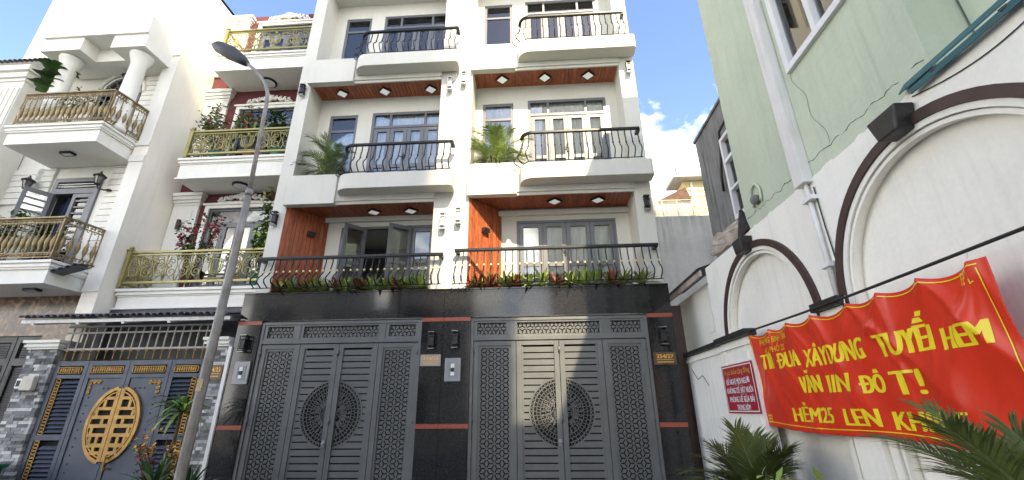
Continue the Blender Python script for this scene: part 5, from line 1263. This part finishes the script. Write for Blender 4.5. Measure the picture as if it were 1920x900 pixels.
# ------------------------------------------------------------------ lamp post
lp = thing('lamp_post', 'rusty galvanised street lamp post with curved arm before the houses', 'lamp post', (-3.46, 4.5, 0))
pts = [(-3.46, 4.5, 0), (-3.465, 4.5, 1.0), (-3.455, 4.5, 1.9)]
MB().tube([(-3.46, 4.5, 0), (-3.46, 4.5, .08)], .14, 14).build('base_flange', 'steel_pole', lp)
MB().tube([(-3.46, 4.5, .08), (-3.465, 4.5, 1.0), (-3.455, 4.5, 2.4), (-3.45, 4.5, 3.4), (-3.455, 4.5, 4.05)], [.052, .050, .046, .041, .037], 16).build('pole', 'steel_pole', lp, smooth=True)
MB().tube([(-3.455, 4.5, 4.04), (-3.455, 4.5, 4.12)], .041, 14).build('collar', 'steel_pole', lp, smooth=True)
MB().tube([(-3.455, 4.5, 4.10), (-3.475, 4.5, 4.6), (-3.495, 4.5, 5.1), (-3.505, 4.5, 5.4), (-3.525, 4.5, 5.58), (-3.59, 4.5, 5.74), (-3.69, 4.5, 5.88), (-3.82, 4.5, 6.02), (-3.98, 4.5, 6.16)], [.027, .026, .025, .024, .023, .022, .021, .021, .021], 12).build('arm', 'steel_pole', lp, smooth=True)
MB().tube([(-3.94, 4.5, 6.12), (-4.02, 4.5, 6.19), (-4.2, 4.5, 6.32), (-4.42, 4.5, 6.45), (-4.52, 4.5, 6.50)], [.045, .07, .10, .085, .03], 12).build('lamp_head', 'gate_dark', lp, smooth=True)
st = MB().box(-3.487, -3.428, 4.448, 4.4515, 1.80, 1.92).build('sticker', 'emblem_sticker', lp)

# ------------------------------------------------------------------ plants
def blade(mb, o, d, length, w, droop, up=Vector((0, 0, 1)), n=5, fold=.0, tip=0.02):
    """one arching strap leaf"""
    o = Vector(o); d = Vector(d).normalized(); side = d.cross(up)
    side = side.normalized() if side.length > 1e-4 else Vector((1, 0, 0)); p = o.copy(); dd = d.copy(); L_ = []
    for i in range(n+1):
        t = i/n; ww = w*(math.sin(PI*min(1, .18+.82*t))**.7 if t < 1 else tip)*.5
        L_.append((p-side*ww, p+Vector((0, 0, -fold*ww)), p+side*ww)); dd = (dd+Vector((0, 0, -droop/n))).normalized(); p = p+dd*(length/n)
    k = len(mb.v); mb.v += [tuple(q) for r_ in L_ for q in r_]
    for i in range(n):
        for c_ in (0, 1): mb.f.append([k+i*3+c_, k+i*3+c_+1, k+(i+1)*3+c_+1, k+(i+1)*3+c_]); mb.m.append(mb.k)
def frond(o, d, length, droop, rr, nl=34, ll=.22, lw=.014, ang=55):
    """feather frond: rachis and two rows of leaflets in one mesh"""
    mb = MB(); o = Vector(o); d = Vector(d).normalized(); p = o.copy(); P_ = [p.copy()]; D_ = [d.copy()]; n = 14
    for i in range(n): d = (d+Vector((0, 0, -droop/n*(.4+1.2*i/n)))).normalized(); p = p+d*length/n; P_.append(p.copy()); D_.append(d.copy())
    mb.k = 1; mb.tube(P_, [.011*(1-.85*i/n)+.001 for i in range(n+1)], 5); mb.k = 0
    for i in range(nl):
        t = .14+.86*i/nl; f = t*n; a = min(n-1, int(f)); q = P_[a].lerp(P_[a+1], f-a); dd = D_[a]
        s = dd.cross(Vector((0, 0, 1))); s = s.normalized() if s.length > 1e-3 else Vector((1, 0, 0)); u = s.cross(dd)
        l_ = ll*(.45+.75*math.sin(PI*(.12+.80*t)))*rr.uniform(.85, 1.1); an = R(ang*(1-.55*t))
        for sg in (-1, 1):
            ld = dd*math.cos(an)+s*sg*math.sin(an)+u*(.22+rr.uniform(-.1, .1)); blade(mb, q, ld, l_, lw, .35+rr.uniform(0, .25), up=u, n=3, tip=.05)
    return mb
def feather_palm(c, lb, n, length, seed, ll=.24, lw=.016, name='palm', base_z=0, el=(15, 80), aims=(), mats=('leaf_palm', 'leaf_palm_old'), cat='palm', stems=False, droop=1.0, sub_group=None):
    rr = random.Random(seed); t = thing(name, lb, cat, (c[0], c[1], base_z))
    if not stems:
        MB().tube([(c[0], c[1], base_z), (c[0], c[1], c[2]-.15), (c[0], c[1], c[2])], [.10, .09, .05], 10).build('trunk', 'stem_brown', t)
    for k in range(n):
        if k < len(aims): d = Vector(aims[k][0]); l_ = aims[k][1]; dr = aims[k][2]; o = Vector(c)
        else:
            a = 2.4*k+rr.uniform(-.3, .3); e = R(el[0]+(el[1]-el[0])*rr.random()); d = Vector((math.cos(a)*math.cos(e), math.sin(a)*math.cos(e), math.sin(e))); l_ = length*rr.uniform(.75, 1.08); dr = droop*rr.uniform(.6, 1.3)
            o = Vector(c)+Vector((rr.uniform(-.05, .05), rr.uniform(-.05, .05), 0))
        if stems:
            o = Vector((c[0]+rr.uniform(-.12, .12)*stems, c[1]+rr.uniform(-.08, .08), c[2])); top = o+Vector((d.x*.12, d.y*.12, rr.uniform(.05, .45)*stems))
            st_ = MB().tube([o, top], .008, 5).build('stem', 'stem_green', t); o = top
        frond(o, d, l_, dr, rr, nl=44 if not stems else 16, ll=ll, lw=lw).build('frond', [mats[1] if rr.random() < .22 else mats[0], 'stem_green'], t)
    return t
def pot(parent, c, r, hh, mat='pot_clay'):
    MB().lathe([(r*.7, 0), (r*.95, hh*.85), (r*1.05, hh*.86), (r*1.05, hh), (r*.9, hh), (r*.85, hh*.92), (.01, hh*.92)], c, 16).build('pot', mat, parent, smooth=False)
feather_palm((2.03, 4.80, .78), 'bushy feather palm in front of the small red sign', 34, .64, 11, ll=.25, lw=.014, aims=(((-.9, .4, .35), .85, .7), ((.1, -.9, .45), .85, 1.6), ((.2, .3, .95), .6, .3), ((-.3, .5, .8), .62, .5), ((.2, -.5, .85), .62, .6), ((-.7, -.1, .6), .75, .9)), cat='palm')
feather_palm((1.72, 1.66, 1.13), 'feather palm rising at the lower right corner of the picture', 15, .55, 5, ll=.17, lw=.010, aims=(((-.18, .72, .66), .78, .75), ((-.08, .55, .80), .66, .6), ((-.38, .80, .40), .66, .9), ((.15, .6, .75), .5, .6), ((-.05, .3, .95), .42, .5)), el=(20, 60))
# slender bamboo palms on the white planters
b = feather_palm((-4.42, 7.75, 6.06), 'slender bamboo palm on the planter of the shaded townhouse', 30, .50, 3, ll=.19, lw=.013, name='bamboo_palm', base_z=6.04, mats=('leaf_bamboo', 'leaf_green'), el=(10, 80), stems=1.6, droop=1.2); b['group'] = 'bamboo palms on balcony planters'
b = feather_palm((-.78, 7.75, 6.17), 'sunlit bamboo palm on the planter of the sunlit townhouse', 40, .52, 8, ll=.20, lw=.014, name='bamboo_palm', base_z=6.15, mats=('leaf_bamboo', 'leaf_lime'), el=(10, 80), stems=1.6, droop=1.1); b['group'] = 'bamboo palms on balcony planters'
def rosette(name, c, lb, n, length, w, mats, seed, group, cat='plant', e0=20, e1=85, droop=.8):
    rr = random.Random(seed); t = thing(name, lb, cat, c, group)
    for q, mt in enumerate(mats):
        mb = MB()
        for k in range(n//len(mats)):
            a = 2.4*k+q*1.1+rr.uniform(-.3, .3); e = R(rr.uniform(e0, e1)); blade(mb, (c[0]+rr.uniform(-.02, .02), c[1]+rr.uniform(-.02, .02), c[2]), (math.cos(a)*math.cos(e), math.sin(a)*math.cos(e), math.sin(e)), length*rr.uniform(.7, 1.1), w, droop*rr.uniform(.6, 1.3), n=4, fold=.4)
        mb.build('leaves', mt, t)
    return t
ordn = ('first', 'second', 'third', 'fourth', 'fifth', 'sixth', 'seventh', 'eighth', 'ninth', 'tenth', 'eleventh', 'twelfth', 'thirteenth', 'fourteenth')
for (x0, x1, nm, sd) in ((-4.9, -2.05, 'shaded', 40), (-1.2, 1.95, 'sunlit', 60)):
    n = 13
    for k in range(n):
        x = x0+(x1-x0)*(k+.5)/n+rng.uniform(-.03, .03); red = k in (0, 1, 3, 6, 10) if nm == 'sunlit' else k in (0, 2, 5, 7, 10)
        rosette('bromeliad', (x, 7.62+rng.uniform(-.03, .03), 3.68), '%s bromeliad from the left, %s, behind the %s townhouse railing' % (ordn[k], 'reddish' if red else 'yellow green', nm), 36, .36 if not red else .32, .058, ('leaf_red', 'leaf_lime', 'leaf_red') if red else ('leaf_lime', 'leaf_pale', 'leaf_lime'), sd+k, 'bromeliads behind the first floor railings', e0=12, e1=78, droop=.7)
def leafy(name, c, lb, rad, n, lsize, mats, seed, cat='shrub', group=None, stems=7, flowers=None, hang=False, lw=.55, z_base=None, potspec=None):
    """shrub: stems that branch and many small leaves spread through an uneven crown"""
    rr = random.Random(seed); bz = c[2]-rad[2]*1.1 if z_base is None else z_base; t = thing(name, lb, cat, (c[0], c[1], bz), group)
    C_ = Vector(c); st = MB(); mbs = [MB() for _ in mats]; fl = MB(); ends = []
    for k in range(stems):
        a = rr.uniform(0, 2*PI); q = rr.uniform(.3, 1.0)**.6; e = rr.uniform(-.25 if not hang else -1, 1)
        end = C_+Vector((rad[0]*q*math.cos(a), rad[1]*q*math.sin(a), rad[2]*e)); b0 = Vector((c[0]+rr.uniform(-.03, .03), c[1]+rr.uniform(-.03, .03), bz)); mid_ = b0.lerp(end, .5)+Vector((rr.uniform(-.05, .05), rr.uniform(-.05, .05), .08))
        st.tube([b0, mid_, end], [.011, .008, .003], 5); ends.append((mid_, end))
    for k in range(n):
        m_, e_ = rr.choice(ends); p = m_.lerp(e_, rr.uniform(.1, 1.12))+Vector((rr.gauss(0, rad[0]*.16), rr.gauss(0, rad[1]*.16), rr.gauss(0, rad[2]*.14)))
        d = (p-C_).normalized()*.6+Vector((rr.uniform(-1, 1), rr.uniform(-1, 1), rr.uniform(-.5, .8)))
        blade(rr.choice(mbs), p, d, lsize*rr.uniform(.6, 1.3), lsize*lw, .7, n=2)
    if flowers:
        for k in range(flowers[1]):
            m_, e_ = rr.choice(ends); p = m_.lerp(e_, rr.uniform(.55, 1.15))+Vector((rr.gauss(0, rad[0]*.10), rr.gauss(0, rad[1]*.1), rr.gauss(0, rad[2]*.10)))
            for j in range(4): blade(fl, p, (rr.uniform(-1, 1), rr.uniform(-1, 1), rr.uniform(-.4, 1)), flowers[2], flowers[2]*.8, .3, n=2)
    st.build('stems', 'stem_brown', t)
    for mb, mt in zip(mbs, mats):
        if mb.v: mb.build('leaves', mt, t)
    if fl.v: fl.build('flowers', flowers[0], t)['kind'] = 'stuff'
    if potspec: pot(t, (c[0], c[1], potspec[0]), potspec[1], potspec[2], potspec[3])
    return t
# plants on the gilded balconies
leafy('bougainvillea', (-7.55, 8.50, 8.25), 'pink flowering bougainvillea on the middle gilded balcony', (.55, .2, .50), 620, .095, ('leaf_green', 'leaf_pale', 'leaf_lime'), 21, flowers=('flower_pink', 50, .05), stems=14, z_base=7.15, potspec=(7.12, .18, .28, 'pot_green'))
leafy('bougainvillea', (-6.75, 8.50, 8.15), 'low flowering shrub beside the crest on the middle gilded balcony', (.38, .2, .30), 330, .09, ('leaf_green', 'leaf_lime'), 25, flowers=('flower_pink', 30, .05), stems=10, z_base=7.15, potspec=(7.12, .15, .26, 'pot_clay'))
leafy('potted_shrub', (-6.05, 8.52, 8.15), 'dense dark green shrub at right of the middle gilded balcony', (.42, .22, .32), 620, .09, ('leaf_green', 'leaf_dark'), 22, stems=14, z_base=7.15, potspec=(7.12, .20, .30, 'pot_green'))
leafy('bougainvillea', (-7.25, 8.32, 5.10), 'trailing pink bougainvillea over the lowest gilded railing', (.55, .12, .45), 300, .085, ('leaf_green', 'leaf_dark'), 23, flowers=('flower_pink', 120, .06), stems=12, z_base=4.02)
leafy('hanging_shrub', (-5.85, 8.45, 5.55), 'tall bushy green shrub beside the townhouse pillar', (.24, .2, .62), 700, .11, ('leaf_green', 'leaf_lime', 'leaf_dark'), 24, stems=18, hang=True, z_base=4.0, potspec=(3.99, .18, .35, 'pot_green'))
# plants on the bronze balconies
def fiddle(c, lb, seed):
    rr = random.Random(seed); t = thing('fiddle_leaf_plant', lb, 'plant', c); MB().tube([c, (c[0]+.03, c[1], c[2]+.9)], [.02, .012], 6).build('stem', 'stem_brown', t)
    for k in range(34):
        z = c[2]+.35+.85*k/34; a = 2.4*k; mb = MB(); blade(mb, (c[0], c[1], z), (math.cos(a), math.sin(a), .5), 0.40*rr.uniform(.7, 1.1), .24, .7, n=5, fold=.2); mb.build('leaf', 'leaf_green' if k % 3 else 'leaf_dark', t)
fiddle((-11.15, 7.45, 8.1), 'large leaved fiddle fig on the upper bronze balcony', 31)
leafy('potted_shrub', (-10.35, 7.45, 8.35), 'small leafy shrub between the columns on the upper bronze balcony', (.40, .2, .18), 260, .07, ('leaf_green', 'leaf_pale'), 32, z_base=7.4)
leafy('potted_shrub', (-9.70, 7.45, 8.30), 'sparse shrub by the right column on the upper bronze balcony', (.35, .2, .16), 130, .06, ('leaf_green', 'leaf_pale'), 33, z_base=7.4)
leafy('potted_shrub', (-10.6, 7.6, 5.15), 'low green plants behind the lower bronze railing', (.75, .22, .30), 420, .10, ('leaf_green', 'leaf_dark'), 34, z_base=4.3)
leafy('potted_shrub', (-9.75, 7.55, 4.95), 'dark shrub behind the lower bronze railing corner', (.35, .2, .28), 260, .09, ('leaf_dark', 'leaf_green'), 35, z_base=4.3)
rosette('yucca', (-11.9, 7.4, 5.55), 'spiky yucca at the left edge above the lower bronze railing', 60, .55, .045, ('leaf_dark', 'leaf_green'), 36, None, e0=-25, e1=85, droop=.7)
leafy('flowering_shrub', (-11.1, 6.9, 2.75), 'pale flowers before the dark folding gate at the left edge', (.28, .2, .2), 60, .06, ('leaf_pale', 'leaf_green'), 37, flowers=('white_ink', 14, .06), z_base=0)
# plants beside the lamp post
t = rosette('dracaena', (-5.42, 6.75, 1.62), 'dracaena with arching striped leaves behind the lamp post', 44, .55, .055, ('leaf_green', 'leaf_lime', 'leaf_bamboo'), 41, None, e0=10, e1=80, droop=2.0)
MB().tube([(-5.42, 6.75, .35), (-5.43, 6.75, 1.0), (-5.42, 6.75, 1.65)], [.028, .024, .02], 8).build('stem', 'stem_brown', t); pot(t, (-5.42, 6.75, 0), .2, .36)
leafy('orchid_shrub', (-5.45, 6.55, 1.13), 'yellow flowering orchid at the foot of the lamp post', (.38, .2, .20), 60, .08, ('leaf_green', 'leaf_red'), 42, flowers=('flower_yellow', 64, .045), z_base=.4, stems=16)
rosette('snake_plant', (-5.35, 6.5, .62), 'variegated rosette plant low beside the lamp post', 60, .48, .06, ('leaf_pale', 'leaf_dark', 'leaf_green'), 43, None, e0=5, e1=80, droop=.8)
rosette('snake_plant', (-4.95, 6.6, .55), 'variegated rosette plant right of the lamp post foot', 40, .45, .055, ('leaf_pale', 'leaf_dark'), 44, None, e0=25, e1=85, droop=.6)
# shrubs below the palm
leafy('variegated_shrub', (1.75, 4.35, .92), 'pale variegated shrub below the bushy palm', (.25, .2, .16), 90, .085, ('leaf_pale', 'leaf_lime'), 51, z_base=.2, lw=.6)
leafy('croton', (2.12, 3.95, .90), 'lime green croton at the foot of the arcaded wall', (.22, .2, .14), 110, .10, ('leaf_lime', 'leaf_bamboo'), 52, z_base=.2, lw=.7)
bn_ = thing('green_bin', 'green bin lid at the bottom left before the stone pillar', 'bin', (-9.0, 7.0, 0))
MB().box(-9.35, -8.62, 6.7, 7.3, 0, .80).build('body', 'bin_green', bn_, bevel=.02); MB().box(-9.40, -8.57, 6.66, 7.34, .80, .86).build('lid', 'bin_green', bn_, bevel=.02)
